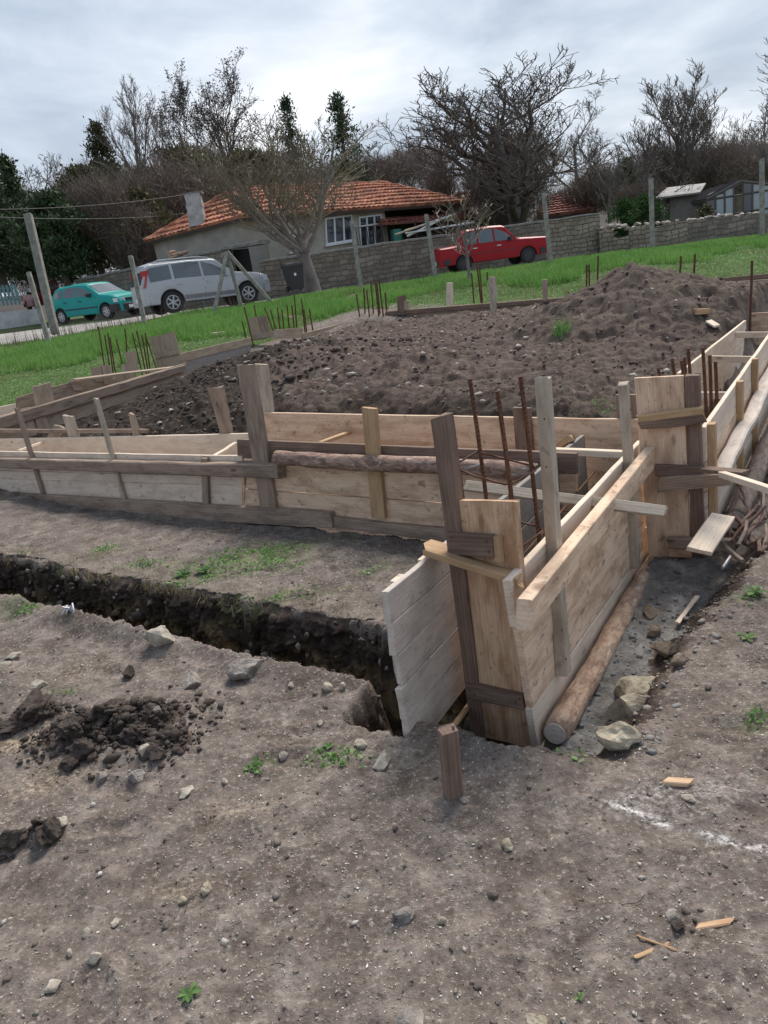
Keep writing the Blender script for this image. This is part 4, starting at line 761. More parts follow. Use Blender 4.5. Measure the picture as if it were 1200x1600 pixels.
# --- blades and leaves
def blades(name, X, Y, Hh, Wd, mat, label, cat, seed, lean=.35, Z=None, down=False):
    g = np.random.RandomState(seed); n = len(X); Z = terrain(X, Y) if Z is None else Z; a = g.rand(n) * 6.28; l = Hh * lean * g.randn(n); dx = np.cos(a) * Wd; dy = np.sin(a) * Wd; a2 = g.rand(n) * 6.28; sg = -1 if down else 1
    P0 = np.stack([X - dx, Y - dy, Z - .005], 1); P1 = np.stack([X + dx, Y + dy, Z - .005], 1); P2 = np.stack([X + np.cos(a2) * l, Y + np.sin(a2) * l, Z + sg * Hh * g.uniform(.55, 1.2, n)], 1)
    V = np.stack([P0, P1, P2], 1).reshape(-1, 3); F = np.arange(n * 3).reshape(-1, 3); o = link(name, npmesh(name, V, F), mat); return tag(o, label, cat, kind='stuff')
def leaves(name, P, S, mat, seed, up=.5, parent=None, asp=.55, mwp=None):
    g = np.random.RandomState(seed); n = len(P); d = g.randn(n, 3); d[:, 2] = np.abs(d[:, 2]) * up; d /= np.linalg.norm(d, axis=1)[:, None]; q = g.randn(n, 3); q -= d * np.sum(q * d, 1)[:, None]; q /= np.linalg.norm(q, axis=1)[:, None]
    S = S[:, None]; V = np.stack([P, P + d * S * .5 + q * S * asp * .5, P + d * S, P + d * S * .5 - q * S * asp * .5], 1).reshape(-1, 3); F = np.arange(n * 4).reshape(-1, 4)
    if mwp is not None: iv = np.array(mwp.inverted()); V = V @ iv[:3, :3].T + iv[:3, 3]
    return link(name, npmesh(name, V, F), mat, parent, mwp)
# green creeping cover on the near soil
Pc = []
for (px, py, rx, ry, n) in [(395, 868, .42, .13, 1500), (425, 885, .2, .08, 500), (300, 905, .17, .06, 700), (170, 858, .16, .05, 350), (235, 880, .2, .04, 250), (440, 932, .25, .05, 250), (525, 1188, .10, .03, 120), (395, 1205, .06, .03, 90), (1178, 926, .07, .04, 120), (1175, 1118, .05, .03, 60), (40, 955, .1, .05, 150), (110, 1080, .05, .03, 50), (505, 1170, .03, .02, 40), (580, 890, .1, .04, 80), (940, 640, .25, .12, 300), (20, 880, .15, .03, 80), (900, 1185, .06, .02, 30), (460, 820, .3, .03, 120)]:
    c = gp(px, py); Pc.append(np.stack([c[0] + g.randn(n) * rx * .5, c[1] + g.randn(n) * ry * .9, np.zeros(n)], 1))
Pc = np.concatenate(Pc); k = (fbm(Pc[:, 0] * 9, Pc[:, 1] * 9, 2, 5) + g.rand(len(Pc)) * .5 > .1); Pc = Pc[k]; Pc[:, 2] = terrain(Pc[:, 0], Pc[:, 1]) + g.rand(len(Pc)) * .012
o = leaves('ground_cover', Pc, g.uniform(.008, .026, len(Pc)), MGC, 3, .7); tag(o, 'low green weeds creeping over the soil in front of the strip', 'ground cover', kind='stuff')
# dry grass and roots hanging over the far trench lip
n = 900; a_ = g.uniform(-3.6, .8, n); b_ = -1.235 + g.randn(n) * .018; P = np.array([O2 + E2 * x + E1 * y for x, y in zip(a_, b_)]); kk = fbm(P[:, 0] * 2, P[:, 1] * 2, 2, 6) > -.1; P = P[kk]
blades('dry_grass', P[:, 0], P[:, 1], np.full(len(P), .075), np.full(len(P), .0018), MSTRAW, 'dry grass and roots hanging over the trench lip', 'grass', 8, .4, Z=np.full(len(P), .0), down=True)
n = 1600; a_ = g.uniform(-4.2, .6, n); b_ = -1.18 + np.abs(g.randn(n)) * .12; P = np.array([O2 + E2 * x + E1 * y for x, y in zip(a_, b_)]); kk = fbm(P[:, 0] * 2, P[:, 1] * 2, 2, 16) > .0; P = P[kk]
blades('dry_grass', P[:, 0], P[:, 1], np.full(len(P), .035), np.full(len(P), .0015), MSTRAW, 'short dry grass along the top of the trench', 'grass', 9, .8)
MWEED = leafmat('dull_weed_leaf', [(.2, (.04, .10, .025)), (.5, (.09, .18, .05)), (.8, (.17, .27, .09))])
def weed(px, py, R, n, label, mat=MWEED, hgt=.3, seed=1, S=1.):
    R *= .68
    p = gp(px, py); t = Matrix.Translation(Vector(p)); r = np.random.RandomState(seed); V = []; F = []
    for i in range(n):
        a = i * 2.4 + r.rand() * .5; L = R * r.uniform(.6, 1.1); w_ = L * .26 * S; u = np.array([math.cos(a), math.sin(a), 0]); v = np.array([-u[1], u[0], 0]); hh = L * hgt * r.uniform(.5, 1.6); k = len(V)
        for (s, wd, z) in [(0, .12, 0), (.35, .7, .7), (.65, 1., 1.), (.88, .6, .95), (1.0, .05, .8)]:
            c = u * L * s + [0, 0, hh * z + .003]; V += [c - v * w_ * wd / 1.2 + [0, 0, .12 * w_], c, c + v * w_ * wd / 1.2 + [0, 0, .12 * w_]]
        for j in range(4): F += [(k + 3 * j, k + 3 * j + 1, k + 3 * j + 4, k + 3 * j + 3), (k + 3 * j + 1, k + 3 * j + 2, k + 3 * j + 5, k + 3 * j + 4)]
    o = link('weed', npmesh('weed', np.array(V), F, True), mat, None, t); return tag(o, label, 'weed', 'small green weeds')
weed(296, 1556, .048, 11, 'bright leafy weed at the bottom edge left of centre', seed=2); weed(1168, 1000, .07, 10, 'leafy weed at the right edge beside the excavated bed', seed=3); weed(1180, 928, .08, 12, 'spreading weed at the right edge above the leafy one', seed=4)
weed(513, 1168, .035, 9, 'small weed left of the free panel end', seed=5); weed(536, 1197, .03, 9, 'small weed just right of and below its neighbour by the panel end', seed=6); weed(399, 1200, .045, 9, 'weed alone in the middle of the trampled soil', seed=7); weed(905, 1562, .022, 6, 'tiny green shoot at the bottom edge right of centre', seed=8); weed(285, 900, .10, 16, 'bluish green rosette on the far trench lip', seed=9); weed(318, 893, .09, 14, 'leafy rosette right of the bluish one on the trench lip', seed=10)
p = gp(878, 522); n = 150; P = np.stack([p[0] + g.randn(n) * .055, p[1] + g.randn(n) * .05, np.zeros(n)], 1); P[:, 2] = terrain(P[:, 0], P[:, 1])
o = blades('grass_tuft', P[:, 0], P[:, 1], np.full(n, .15), np.full(n, .004), MGC, 'x', 'x', 4, .3); tag(o, 'green grass tuft growing on the near slope of the mound', 'grass tuft'); o['kind'] = 'thing'
# scraps
def scrap(name, q0, q1, wd, T, mat, label, cat='wood scrap', lift=.006):
    A_, B_ = gp(*q0, lift), gp(*q1, lift); o = stick(name, A_, B_, wd, T, (0, 0, 1), mat, rag=.02); return tag(o, label, cat)
scrap('wood_splinter', (1059, 981), (1090, 940), .022, .01, W['pale'], 'pale splinter lying on the excavated bank beside the log', lift=.03)
scrap('wood_splinter', (1042, 1223), (1078, 1226), .03, .016, W['orange'], 'orange brown wood chip on the soil below the rubble stones', lift=.014)
scrap('wood_splinter', (1092, 1450), (1143, 1442), .018, .008, W['orange'], 'long brown wood chip at lower right', lift=.008)
scrap('straw_stalk', (994, 1498), (1045, 1478), .008, .005, W['yellow'], 'yellow stalk at lower right, longer one of a crossed pair'); scrap('straw_stalk', (998, 1466), (1056, 1486), .006, .004, W['yellow'], 'yellow stalk at lower right, thinner one of a crossed pair')
scrap('wood_block', (1085, 490), (1106, 492), .09, .06, W['yellow'], 'yellow wood block lying on the right side of the mound', lift=.05); scrap('wood_splinter', (1108, 508), (1120, 516), .08, .02, W['pale'], 'pale wood chip below the yellow block on the mound', lift=.03)
scrap('wood_offcut', (330, 527), (352, 524), .10, .05, W['pale'], 'pale short offcut lying in the grass by the left strip', lift=.08)
for i in range(6):
    a0_ = 130 * i; p0 = gp(120 + i * 170, 1330 + (i * 97) % 200); an = i * 1.3; o = rod('twig', p0 + [0, 0, .004], p0 + [.07 * math.cos(an), .07 * math.sin(an), .006], .0012, MTR, None, bend=.01, k=5); tag(o, 'thin dry twig on the foreground soil, number %s from the left edge' % ['one', 'two', 'three', 'four', 'five', 'six'][i] if 0 else ['leftmost thin dry twig on the foreground soil', 'thin dry twig on the soil right of the leafy bottom weed', 'thin dry twig in the middle foreground left of the stake', 'thin dry twig on the soil below the short stake', 'thin dry twig on the soil left of the lower right dark stone', 'rightmost thin dry twig on the foreground soil'][i], 'twig', 'dry twigs on the soil')
MSTK = bark('dark_red_stick_bark', (.09, .05, .04), (.17, .10, .08), (.25, .18, .14))
for i in range(22):
    r = random.Random(i * 3); x0 = r.uniform(1142, 1200); y0 = r.uniform(800, 878); p0 = onz(x0, y0, -.06 + .01 * (i % 7)); an = r.uniform(.5, 1.7); L = r.uniform(.18, .38)
    o = rod('stick', p0, p0 + np.array([L * math.cos(an), L * math.sin(an), r.uniform(.0, .12)]), r.uniform(.007, .013), (MSTK if i % 3 else W['bark3']), None, bend=.012, k=8); tag(o, 'reddish cut stick in the pile beside the right corridor log', 'stick', 'pile of reddish sticks')
o = rod('metal_tube', onz(1129, 888, -.08), onz(1143, 868, -.08), .010, flat('zinc', (.55, .56, .58), .4, .8)); tag(o, 'short grey metal tube under the low rail at right', 'tube')
q = gp(110, 958); mb = MB()
for i in range(7):
    r = random.Random(i); mb.tube([np.array([r.uniform(-.03, .03), r.uniform(-.02, .02), .0]), np.array([r.uniform(-.03, .03), r.uniform(-.02, .02), r.uniform(.02, .05)]), np.array([r.uniform(-.04, .04), r.uniform(-.03, .03), .005])], .005, 6)
o = mb.obj('plastic_scrap', flat('white_plastic', (.6, .6, .66), .4), None, Matrix.Translation(Vector(q)), True); tag(o, 'crumpled white plastic strip at the left end of the trench', 'plastic scrap')
# --- lawn
def lawn_pts(n, f):
    X = g.uniform(-17, 19, n); Y = g.uniform(7, 23.2, n); qx = X - O2[0]; qy = Y - O2[1]; a = qx * E2[0] + qy * E2[1]; b = qx * E1[0] + qy * E1[1]
    k = ((a < -8.05) | (b > 9.15 - .12 * (a + 3)) | ((a > 2.6) & (Y > 8))) & (np.abs(X) < .75 * Y + 1.2) & f(X, Y, a, b); return X[k], Y[k]
patch = lambda X, Y: fbm(X * .7, Y * .7, 3, 91)
X, Y = lawn_pts(620000, lambda X, Y, a, b: (Y + 2.2 * patch(X, Y) > 16.4 + .16 * np.clip(X, -12, 6)) & (Y < 22.6) & (fbm(X * 1.7, Y * 1.7, 3, 55) > -.42))
Hh = .12 + .06 * ss(13, 16, Y) - .08 * ss(17, 20, Y) + .09 * patch(X, Y) ; blades('grass', X, Y, np.clip(Hh, .05, .26), np.full(len(X), .0085), MGR, 'lush bright green grass on the bank below the road', 'grass', 20, .45)
X, Y = lawn_pts(400000, lambda X, Y, a, b: (Y + 2.0 * patch(X, Y) < 18.2 + .15 * X)); P = np.stack([X, Y, terrain(X, Y) + .02 * g.rand(len(X))], 1)
o = leaves('ground_cover', P, g.uniform(.018, .045, len(P)), MGC, 22, .7, asp=.6); tag(o, 'low pale green weeds covering the ground around the foundation', 'ground cover', kind='stuff')
X, Y = lawn_pts(45000, lambda X, Y, a, b: (fbm(X * .9 + 5, Y * .9, 3, 56) > .05) & (Y < 22.6)); blades('dry_grass', X, Y, np.full(len(X), .13), np.full(len(X), .006), MSTRAW, 'dry straw blades mixed into the lawn', 'grass', 30, .7)
n = 1500; X = g.uniform(-16, -2.5, n); Y = g.uniform(20.6, 22.4, n); blades('dry_stalks', X, Y, g.uniform(.25, .75, n), np.full(n, .006), MDRY, 'thin dark dry stalks along the road edge at left', 'dry stalks', 23, .15)
n = 500; X = g.uniform(-17, -10, n); Y = g.uniform(17.0, 21.4, n); blades('dry_stalks', X, Y, g.uniform(.3, .8, n), np.full(n, .006), MDRY, 'dark dry stalks at the far left lawn edge', 'dry stalks', 24, .15)
q = gp(438, 500); rock('soil_heap', q, .42, .35, .20, simple('reddish_heap_soil', (.20, .13, .10), .95, sc=8, c2=(.12, .08, .06)), 'small reddish soil heap in the lawn behind the rusty bars', 'soil heap', sd=90, rough=.3, sink=.6, sub=4)
# ================================================================ road, fence posts, walls, houses
def sheet(name, xs, ys, off, mat, label, kind='structure'):
    X, Y = np.meshgrid(xs, ys, indexing='ij'); Z = gbase(X, Y) + off; V = np.stack([X.ravel(), Y.ravel(), Z.ravel()], 1); idx = np.arange(X.size).reshape(X.shape)
    F = np.stack([idx[:-1, :-1].ravel(), idx[1:, :-1].ravel(), idx[1:, 1:].ravel(), idx[:-1, 1:].ravel()], 1); o = link(name, npmesh(name, V, F, True), mat); return tag(o, label, 'road', kind=kind)
MROAD = simple('pale_gravel_road', (.40, .38, .35), .95, sc=1.2, bm=.01, c2=(.26, .245, .225), obj=False)
sheet('road', np.linspace(-45, 40, 120), np.concatenate([np.linspace(22.3, 31.2, 40)]), .05, MROAD, 'pale dusty gravel road behind the lawn')
MCON = simple('weathered_concrete_post', (.30, .285, .25), .9, sc=5, bm=.004, c2=(.17, .16, .14))
def lich():
    m, nt, b = newmat('lichened_post'); v = objvec(nt); s = N(nt, 'ShaderNodeSeparateXYZ'); lk(nt, v, s.inputs[0]); n = noise(nt, v, 6, 5, .6)
    c = mix(nt, ramp(nt, n, [(.35, 0.), (.65, 1.)]), (.17, .16, .14), (.34, .32, .28)); f = ramp(nt, mth(nt, 'ADD', mth(nt, 'MULTIPLY', s.outputs[0], .5), mth(nt, 'MULTIPLY', n, .4)), [(1.04, 0.), (1.16, .7)])
    setv(nt, b.inputs['Base Color'], mix(nt, f, c, (.30, .28, .15))); b.inputs['Roughness'].default_value = .9; return m
MLI = lich()
GF = 'concrete fence posts along the far edge of the plot'
for i, (top, bot, D, lb) in enumerate([((43, 425), (74, 530), 19.0, 'leaning post with yellow lichen on top at the left edge of the lawn'), ((203, 399), (224, 500), 19.5, 'leaning concrete post between the teal car and the silver car'), ((549, 344), (564, 446), 20, 'concrete post right of the street tree'), ((666, 335), (682, 436), 20, 'concrete post just left of the red car'), ((850, 301), (861, 404), 20, 'concrete post at the front bumper of the red car'), ((1018, 278), (1021, 392), 20, 'concrete post in front of the broken wall, left of the shed'), ((1192, 247), (1193, 366), 19.5, 'concrete post at the right edge in front of the glasshouse')]):
    B_ = at(*bot, D); T_ = at(*top, D); B_[2] -= .25; o = stick('fence_post', B_, T_, .105, .10, (0, -1, 0), MLI, jit=.004, bev=.012, rag=.02); tag(o, lb, 'fence post', GF)
t = thing('braced_post', at(355, 475, 19.4), 'braced fence post with two diagonal struts in front of the silver car', 'fence post', GF)
ap = at(355, 396, 19.3)
for nm, q, D in (('strut', (333, 482), 19.0), ('post', (377, 480), 19.5), ('strut', (424, 468), 19.6)):
    B_ = at(*q, D); stick(nm, B_ - [0, 0, .1], ap + [0, 0, .05 if nm == 'strut' else 0], .09, .085, (0, -1, 0), MLI if q[0] != 377 else MCON, t, jit=.004, bev=.012)
B_ = at(84, 520, 21.5); T_ = at(41, 333, 21.5); o = stick('utility_pole', B_, T_, .20, .2, (0, -1, 0), MCON, jit=.002, bev=.02); tag(o, 'tall leaning concrete pole behind the teal car', 'utility pole')
def wire(p0, p1, sag, lb):
    p0, p1 = np.array(p0), np.array(p1); pts = [p0 + (p1 - p0) * u - np.array([0, 0, 4 * sag * u * (1 - u)]) for u in np.linspace(0, 1, 16)]; mb = MB(); mb.tube([p - p0 for p in pts], .012, 5); o = mb.obj('wire', flat('black_cable', (.02, .02, .02), .6), None, Matrix.Translation(Vector(p0))); tag(o, lb, 'wire', 'overhead wires')
wire(at(-150, 326, 24), at(300, 302, 34), .25, 'upper overhead wire leading from the left edge to the house chimney'); wire(at(-150, 330, 24), at(320, 330, 40), .3, 'lower overhead wire crossing before the evergreens at left')
def stonewall_mat(name, c1, c2, mort, sx=1., sy=1.):
    m, nt, b = newmat(name); v = objvec(nt); n0 = N(nt, 'ShaderNodeTexNoise'); n0.inputs['Scale'].default_value = 2.2; n0.inputs['Detail'].default_value = 4; lk(nt, v, n0.inputs['Vector'])
    s = N(nt, 'ShaderNodeSeparateXYZ'); lk(nt, v, s.inputs[0]); s2 = N(nt, 'ShaderNodeSeparateXYZ'); lk(nt, n0.outputs['Color'], s2.inputs[0])
    cb = N(nt, 'ShaderNodeCombineXYZ'); lk(nt, mth(nt, 'ADD', s.outputs[0], mth(nt, 'MULTIPLY', s2.outputs[0], .34)), cb.inputs[0]); lk(nt, mth(nt, 'ADD', s.outputs[1], mth(nt, 'MULTIPLY', s2.outputs[1], .24)), cb.inputs[1])
    br = N(nt, 'ShaderNodeTexBrick'); lk(nt, cb.outputs[0], br.inputs['Vector']); br.inputs['Scale'].default_value = 1.; br.inputs['Brick Width'].default_value = .36 * sx; br.inputs['Row Height'].default_value = .19 * sy; br.inputs['Mortar Size'].default_value = .016; br.inputs['Mortar Smooth'].default_value = .3; br.offset = .5; br.squash = .8; br.squash_frequency = 3
    br.inputs['Color1'].default_value = (*c1, 1); br.inputs['Color2'].default_value = (*c2, 1); br.inputs['Mortar'].default_value = (*mort, 1)
    n = noise(nt, v, 1.1, 5, .65); c = mix(nt, ramp(nt, n, [(.4, 0.), (.7, .7)]), br.outputs[0], tuple(x * .38 for x in c1)); n3 = noise(nt, v, 9, 5, .7); c = mix(nt, .35, c, ramp(nt, n3, [(.3, .05), (.7, .5)]), 'OVERLAY')
    setv(nt, b.inputs['Base Color'], c); b.inputs['Roughness'].default_value = .95; bump(nt, b, mth(nt, 'SUBTRACT', n3, mth(nt, 'MULTIPLY', br.outputs['Fac'], 1.5)), .03, 1.); return m
MSW = stonewall_mat('rubble_stone_wall', (.37, .325, .265), (.21, .19, .16), (.16, .148, .13)); MSW2 = stonewall_mat('pale_stone_block_wall', (.44, .39, .30), (.33, .29, .22), (.14, .125, .105), .9, .95)
MCOP = simple('concrete_coping', (.26, .255, .24), .9, sc=3, c2=(.13, .13, .125))
def wallseg(name, top0, top1, D0, D1, thick, mat, parent, hdown=2.6, ragged=0., n=None, sd=0):
    A_, B_ = at(*top0, D0), at(*top1, D1); d = B_ - A_; L = np.linalg.norm(d[:2]); n = n or max(2, int(L / .3)); u = np.array([d[0] / L, d[1] / L, 0]); nn = np.array([-u[1], u[0], 0]); nn = nn if nn[1] > 0 else -nn
    mb = MB(); r = random.Random(sd); V = []
    for i in range(n + 1):
        f = i / n; zt = A_[2] + d[2] * f + (r.uniform(-1, 1) * ragged if 0 < i < n else 0); x = L * f
        for (yy, z) in [(0, -hdown), (0, zt - A_[2]), (thick, zt - A_[2]), (thick, -hdown)]: V.append((x, z, -yy))
    F = []
    for i in range(n):
        for j in range(4): j2 = (j + 1) % 4; F.append((4 * i + j, 4 * i + j2, 4 * i + 4 + j2, 4 * i + 4 + j))
    F += [(0, 3, 2, 1), (4 * n, 4 * n + 1, 4 * n + 2, 4 * n + 3)]; mb.add(V, F)
    mw = Matrix.Identity(4); cols = (u, np.array([0, 0, 1.]), np.cross(u, [0, 0, 1.])) 
    for k in range(3):
        for j in range(3): mw[j][k] = cols[k][j]
    if (cols[2] @ nn) > 0: # local z must point to the viewer
        mb.V = [(a, b, -c) for a, b, c in mb.V]; mb.F = [tuple(reversed(f)) for f in mb.F]
    for j in range(3): mw[j][3] = A_[j]
    o = mb.obj(name, mat, parent, mw); return o, A_, B_, u, nn
def coping(parent, A_, B_, nn, th, w0, mat=None, name='coping', n=None):
    d = B_ - A_; L = np.linalg.norm(d); k = n or int(L / 1.1) + 1; 
    P = [A_ - nn * .07 + d * 0 , B_ - nn * .07, B_ + nn * (w0 + .07), A_ + nn * (w0 + .07)]; up = np.array([0, 0, th])
    return slab(name, P[0] + up, P[1] + up, P[2] + up, P[3] + up, th, (0, 0, 1), mat or MCOP, parent, jit=.018, bev=.02, seg=max(8, k * 3))
GWL = 'stone walls along the road'
t = thing('stone_wall', at(310, 440, 31), 'stone wall with a long concrete coping behind the two left cars', 'wall', GWL)
o, A_, B_, u, nn = wallseg('wall', (118, 441), (354, 391), 36, 30.5, .35, MSW, t); coping(t, A_, B_, nn, .12, .35)
t = thing('gateway', at(378, 400, 30), 'dark open gateway with concrete lintel and pillar by the house corner', 'gateway')
o, A_, B_, u, nn = wallseg('pillar', (388, 386), (406, 383), 29.6, 29.3, .5, simple('render_grey', (.24, .23, .215), .9, sc=2), t, n=1)
coping(t, at(350, 391, 30.5), at(406, 381, 29.3), nn, .14, .6, name='lintel', n=1)
o, A2, B2, u2, n2_ = wallseg('opening_shade', (354, 391), (389, 388), 31.2, 30.8, .06, simple('opening_shade_black', (.02, .019, .018), .8), t, n=1)  # black sheet across the open gateway, its shade put in as colour
t = thing('stone_wall', at(600, 400, 30), 'long mossy rubble wall with coping behind bin, tree and red car', 'wall', GWL)
pts_ = [((406, 412), 29.3), ((500, 398), 29.9), ((600, 383), 30.6), ((713, 368), 31.2), ((850, 348), 32)]
for (a_, D0), (b_, D1) in zip(pts_[:-1], pts_[1:]):
    o, A_, B_, u, nn = wallseg('wall', a_, b_, D0, D1, .35, MSW, t); coping(t, A_, B_, nn, .10, .35)
t = thing('stone_wall', at(890, 360, 32), 'tall section of pale squared stone blocks right of the red car', 'wall', GWL)
o, A_, B_, u, nn = wallseg('wall', (850, 347), (936, 335), 32, 32.2, .45, MSW2, t, ragged=.03); coping(t, A_, B_, nn, .07, .45)
t = thing('stone_wall', at(1060, 360, 31), 'low broken stone wall with a hole, topped by loose rubble', 'wall', GWL)
wallseg('wall', (936, 361), (958, 359), 32, 31.9, .45, MSW2, t, ragged=.05); wallseg('wall', (958, 372), (983, 368), 31.95, 31.8, .40, MSW2, t, ragged=.06, sd=4); wallseg('wall', (983, 357), (1075, 345), 31.8, 31.2, .45, MSW2, t, ragged=.06, sd=2); wallseg('wall', (1075, 345), (1260, 326), 31.2, 30.0, .45, MSW, t, ragged=.04, sd=3)
for i in range(44):
    r = random.Random(i + 500); f = r.random(); x = 938 + 250 * f ** 1.2; y = 362 - (x - 938) * .112 - r.uniform(0, 7) * (1.3 - f); D = 32.2 - 1.4 * f + r.uniform(-.1, .3)
    rock('rubble_stone', at(x, y, D), r.uniform(.10, .24), r.uniform(.08, .18), r.uniform(.05, .11), MSTONE if i % 3 else MSTONE3, 'loose pale stone in the rubble heaped along the broken wall', 'stone', 'rubble stones on the broken wall', sd=i, sub=2, rough=.2, sink=.5)
rock('stone', gp(1052, 383), .22, .15, .2, MSTONE, 'white stone in the grass below the broken wall', 'stone', sd=77, sub=2)
# ---- roof tiles as relief
def tile_mat(name, cs):
    m, nt, b = newmat(name); g = N(nt, 'ShaderNodeNewGeometry'); v = g.outputs['Position']; vo = N(nt, 'ShaderNodeTexVoronoi'); lk(nt, v, vo.inputs['Vector']); vo.inputs['Scale'].default_value = 3.2
    s = N(nt, 'ShaderNodeSeparateColor'); lk(nt, vo.outputs['Color'], s.inputs[0]); c = ramp(nt, s.outputs[0], [(0, cs[0]), (.4, cs[1]), (.75, cs[2]), (1, cs[3])])
    n = noise(nt, v, .7, 5, .7); c = mix(nt, ramp(nt, n, [(.48, 0.), (.7, .6)]), c, (.07, .055, .045)); n2 = noise(nt, v, 3.5, 4, .6); c = mix(nt, ramp(nt, n2, [(.6, 0.), (.75, .35)]), c, (.32, .27, .18))
    setv(nt, b.inputs['Base Color'], c); b.inputs['Roughness'].default_value = .9; return m
MT1 = tile_mat('orange_clay_tiles', [(.22, .08, .048), (.36, .13, .075), (.48, .19, .11), (.54, .28, .17)]); MT2 = tile_mat('red_clay_tiles', [(.13, .045, .035), (.21, .065, .05), (.26, .09, .065), (.30, .14, .10)])
def roofface(name, e0, e1, r1, r0, mat, parent, nt_=None, rows=None, sag=.0, thick=.08, col=.24, row=.36, sd=1, sc=4):
    """e0,e1 eave ends, r0,r1 ridge ends"""
    e0, e1, r1, r0 = [np.array(p, float) for p in (e0, e1, r1, r0)]; L = np.linalg.norm(e1 - e0); S = np.linalg.norm((r0 + r1) / 2 - (e0 + e1) / 2); nu = int(L / col * sc); nr = int(S / row); nv = nr * 3
    n = np.cross(e1 - e0, (r0 + r1) / 2 - (e0 + e1) / 2); n /= np.linalg.norm(n); n = n if n[2] > 0 else -n
    U = np.linspace(0, 1, nu + 1); V_ = []; 
    vs = []
    for i in range(nr): vs += [(i / nr, 1.5), ((i + .55) / nr, .7), ((i + .985) / nr, .0)]
    vs.append((1., .1)); r = random.Random(sd)
    for (v, h) in vs:
        ro = int(v * nr - 1e-6); sh = (ro * .37) % 1 * .3; P = (e0[None] + (e1 - e0)[None] * U[:, None]) * (1 - v) + (r0[None] + (r1 - r0)[None] * U[:, None]) * v
        und = np.abs(np.sin(np.pi * (U * L / col + sh))) * .055; jit = .03 * (vn(U * L / col, ro * 3.1, sd) - .5); sg = sag * np.sin(np.pi * U * 3) * math.sin(math.pi * v) + .03 * fbm(U * L * .4, v * 3 + U * 0, 2, sd)
        P = P + n[None] * (und + h * .055 + jit + sg)[:, None]; V_.append(P)
    V = np.concatenate(V_); k = nu + 1; m = len(vs); idx = np.arange(k * m).reshape(m, k); F = np.stack([idx[:-1, :-1].ravel(), idx[:-1, 1:].ravel(), idx[1:, 1:].ravel(), idx[1:, :-1].ravel()], 1)
    Vb = np.array([e0, e1, r1, r0]) - n * thick; o_ = len(V); V = np.concatenate([V, Vb]); Ff = [tuple(f) for f in F] + [(o_ + 3, o_ + 2, o_ + 1, o_), (o_, o_ + 1, idx[0, -1], idx[0, 0]), (o_ + 1, o_ + 2, idx[-1, -1], idx[0, -1]), (o_ + 3, o_, idx[0, 0], idx[-1, 0])]
    return link(name, npmesh(name, V, Ff), mat, parent)
def poly(name, pts, th, mat, parent, n=None):
    pts = [np.array(p, float) for p in pts]; nn = np.cross(pts[1] - pts[0], pts[2] - pts[0]); nn /= np.linalg.norm(nn); nn = nn if nn @ (CO - pts[0]) > 0 else -nn; k = len(pts); mb = MB(); mb.add([p for p in pts] + [p - nn * th for p in pts], [tuple(range(k)), tuple(range(2 * k - 1, k - 1, -1))] + [(i, i + k, (i + 1) % k + k, (i + 1) % k) for i in range(k)])
    return mb.obj(name, mat, parent)
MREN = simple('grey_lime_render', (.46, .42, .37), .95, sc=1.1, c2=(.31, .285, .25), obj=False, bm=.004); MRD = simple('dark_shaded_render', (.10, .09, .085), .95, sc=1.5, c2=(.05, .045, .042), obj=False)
MWHT = flat('white_pvc', (.72, .73, .75), .4); MGLS = flat('dark_window_glass', (.03, .04, .05), .06, spec=.8); MWOODD = simple('dark_timber', (.07, .05, .04), .9, sc=3)
# ---- main house
C0 = at(377, 339, 31.0); CL = at(243, 374, 35.0); CR = at(716, 318, 40.0); ze = C0[2]; CL[2] = ze; CR[2] = ze
fd = (CR - C0); fd /= np.linalg.norm(fd); bd = (CL - C0); wd_ = np.linalg.norm(bd[:2]); bd = bd / np.linalg.norm(bd)
H = thing('house', C0 * [1, 1, 0] + [0, 0, 1.3], 'long low village house with orange tiled hip roof behind the stone wall', 'house', 'village houses')
CB_ = CR + bd * wd_
gr = 1.3
def wq(name, a, b, z0, z1, mat, parent=H, th=.25):
    a = np.array(a); b = np.array(b); return poly(name, [[a[0], a[1], z0], [b[0], b[1], z0], [b[0], b[1], z1], [a[0], a[1], z1]], th, mat, parent)
wq('wall', C0, CL, gr, ze, MREN); 
def onf(x, y, off=0.): # pixel on facade plane
    n = np.array([fd[1], -fd[0], 0]); d = ray(x, y); p = C0 + n * off; return CO + d * (((p - CO) @ n) / (d @ n))
m1 = onf(598, 350); wq('wall', C0, m1, gr, ze, MREN); rc = bd * 1.6
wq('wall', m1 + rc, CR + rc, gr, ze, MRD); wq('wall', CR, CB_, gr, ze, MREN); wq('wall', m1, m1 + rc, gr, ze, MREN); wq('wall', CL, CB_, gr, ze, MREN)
rz_ = 1.5; R0 = C0 + bd * wd_ / 2 + fd * 2.4; R1 = CR + bd * wd_ / 2 - fd * 2.0; R0[2] = R1[2] = ze + rz_; ov = .35
eC, eL, eR, eB = C0 - fd * ov - bd * ov, CL - fd * ov + bd * ov, CR + fd * ov - bd * ov, CB_ + fd * ov + bd * ov
for p in (eC, eL, eR, eB): p[2] = ze - .08
rf = roofface('roof', eC, eR, R1, R0, MT1, H, sag=.06, col=.32, row=.42, sd=2)
def childroof(*a, **k): return roofface('roof', *a, **k)
childroof(eL, eC, R0, R0 + fd * .02, MT1, H, col=.32, row=.42, sd=3); childroof(eR, eB, R1, R1 + fd * .02, MT1, H, col=.32, row=.42, sd=4); childroof(eB, eL, R0, R1, MT1, H, sd=5, col=.32, row=.42)
mb = MB()
for (p, q) in ((R0, R1), (R0, eC), (R0, eL), (R1, eR), (R1, eB)): mb.tube([p + (q - p) * u + [0, 0, .05 + .02 * math.sin(u * 40)] for u in np.linspace(0, 1, 30)], .10, 7)
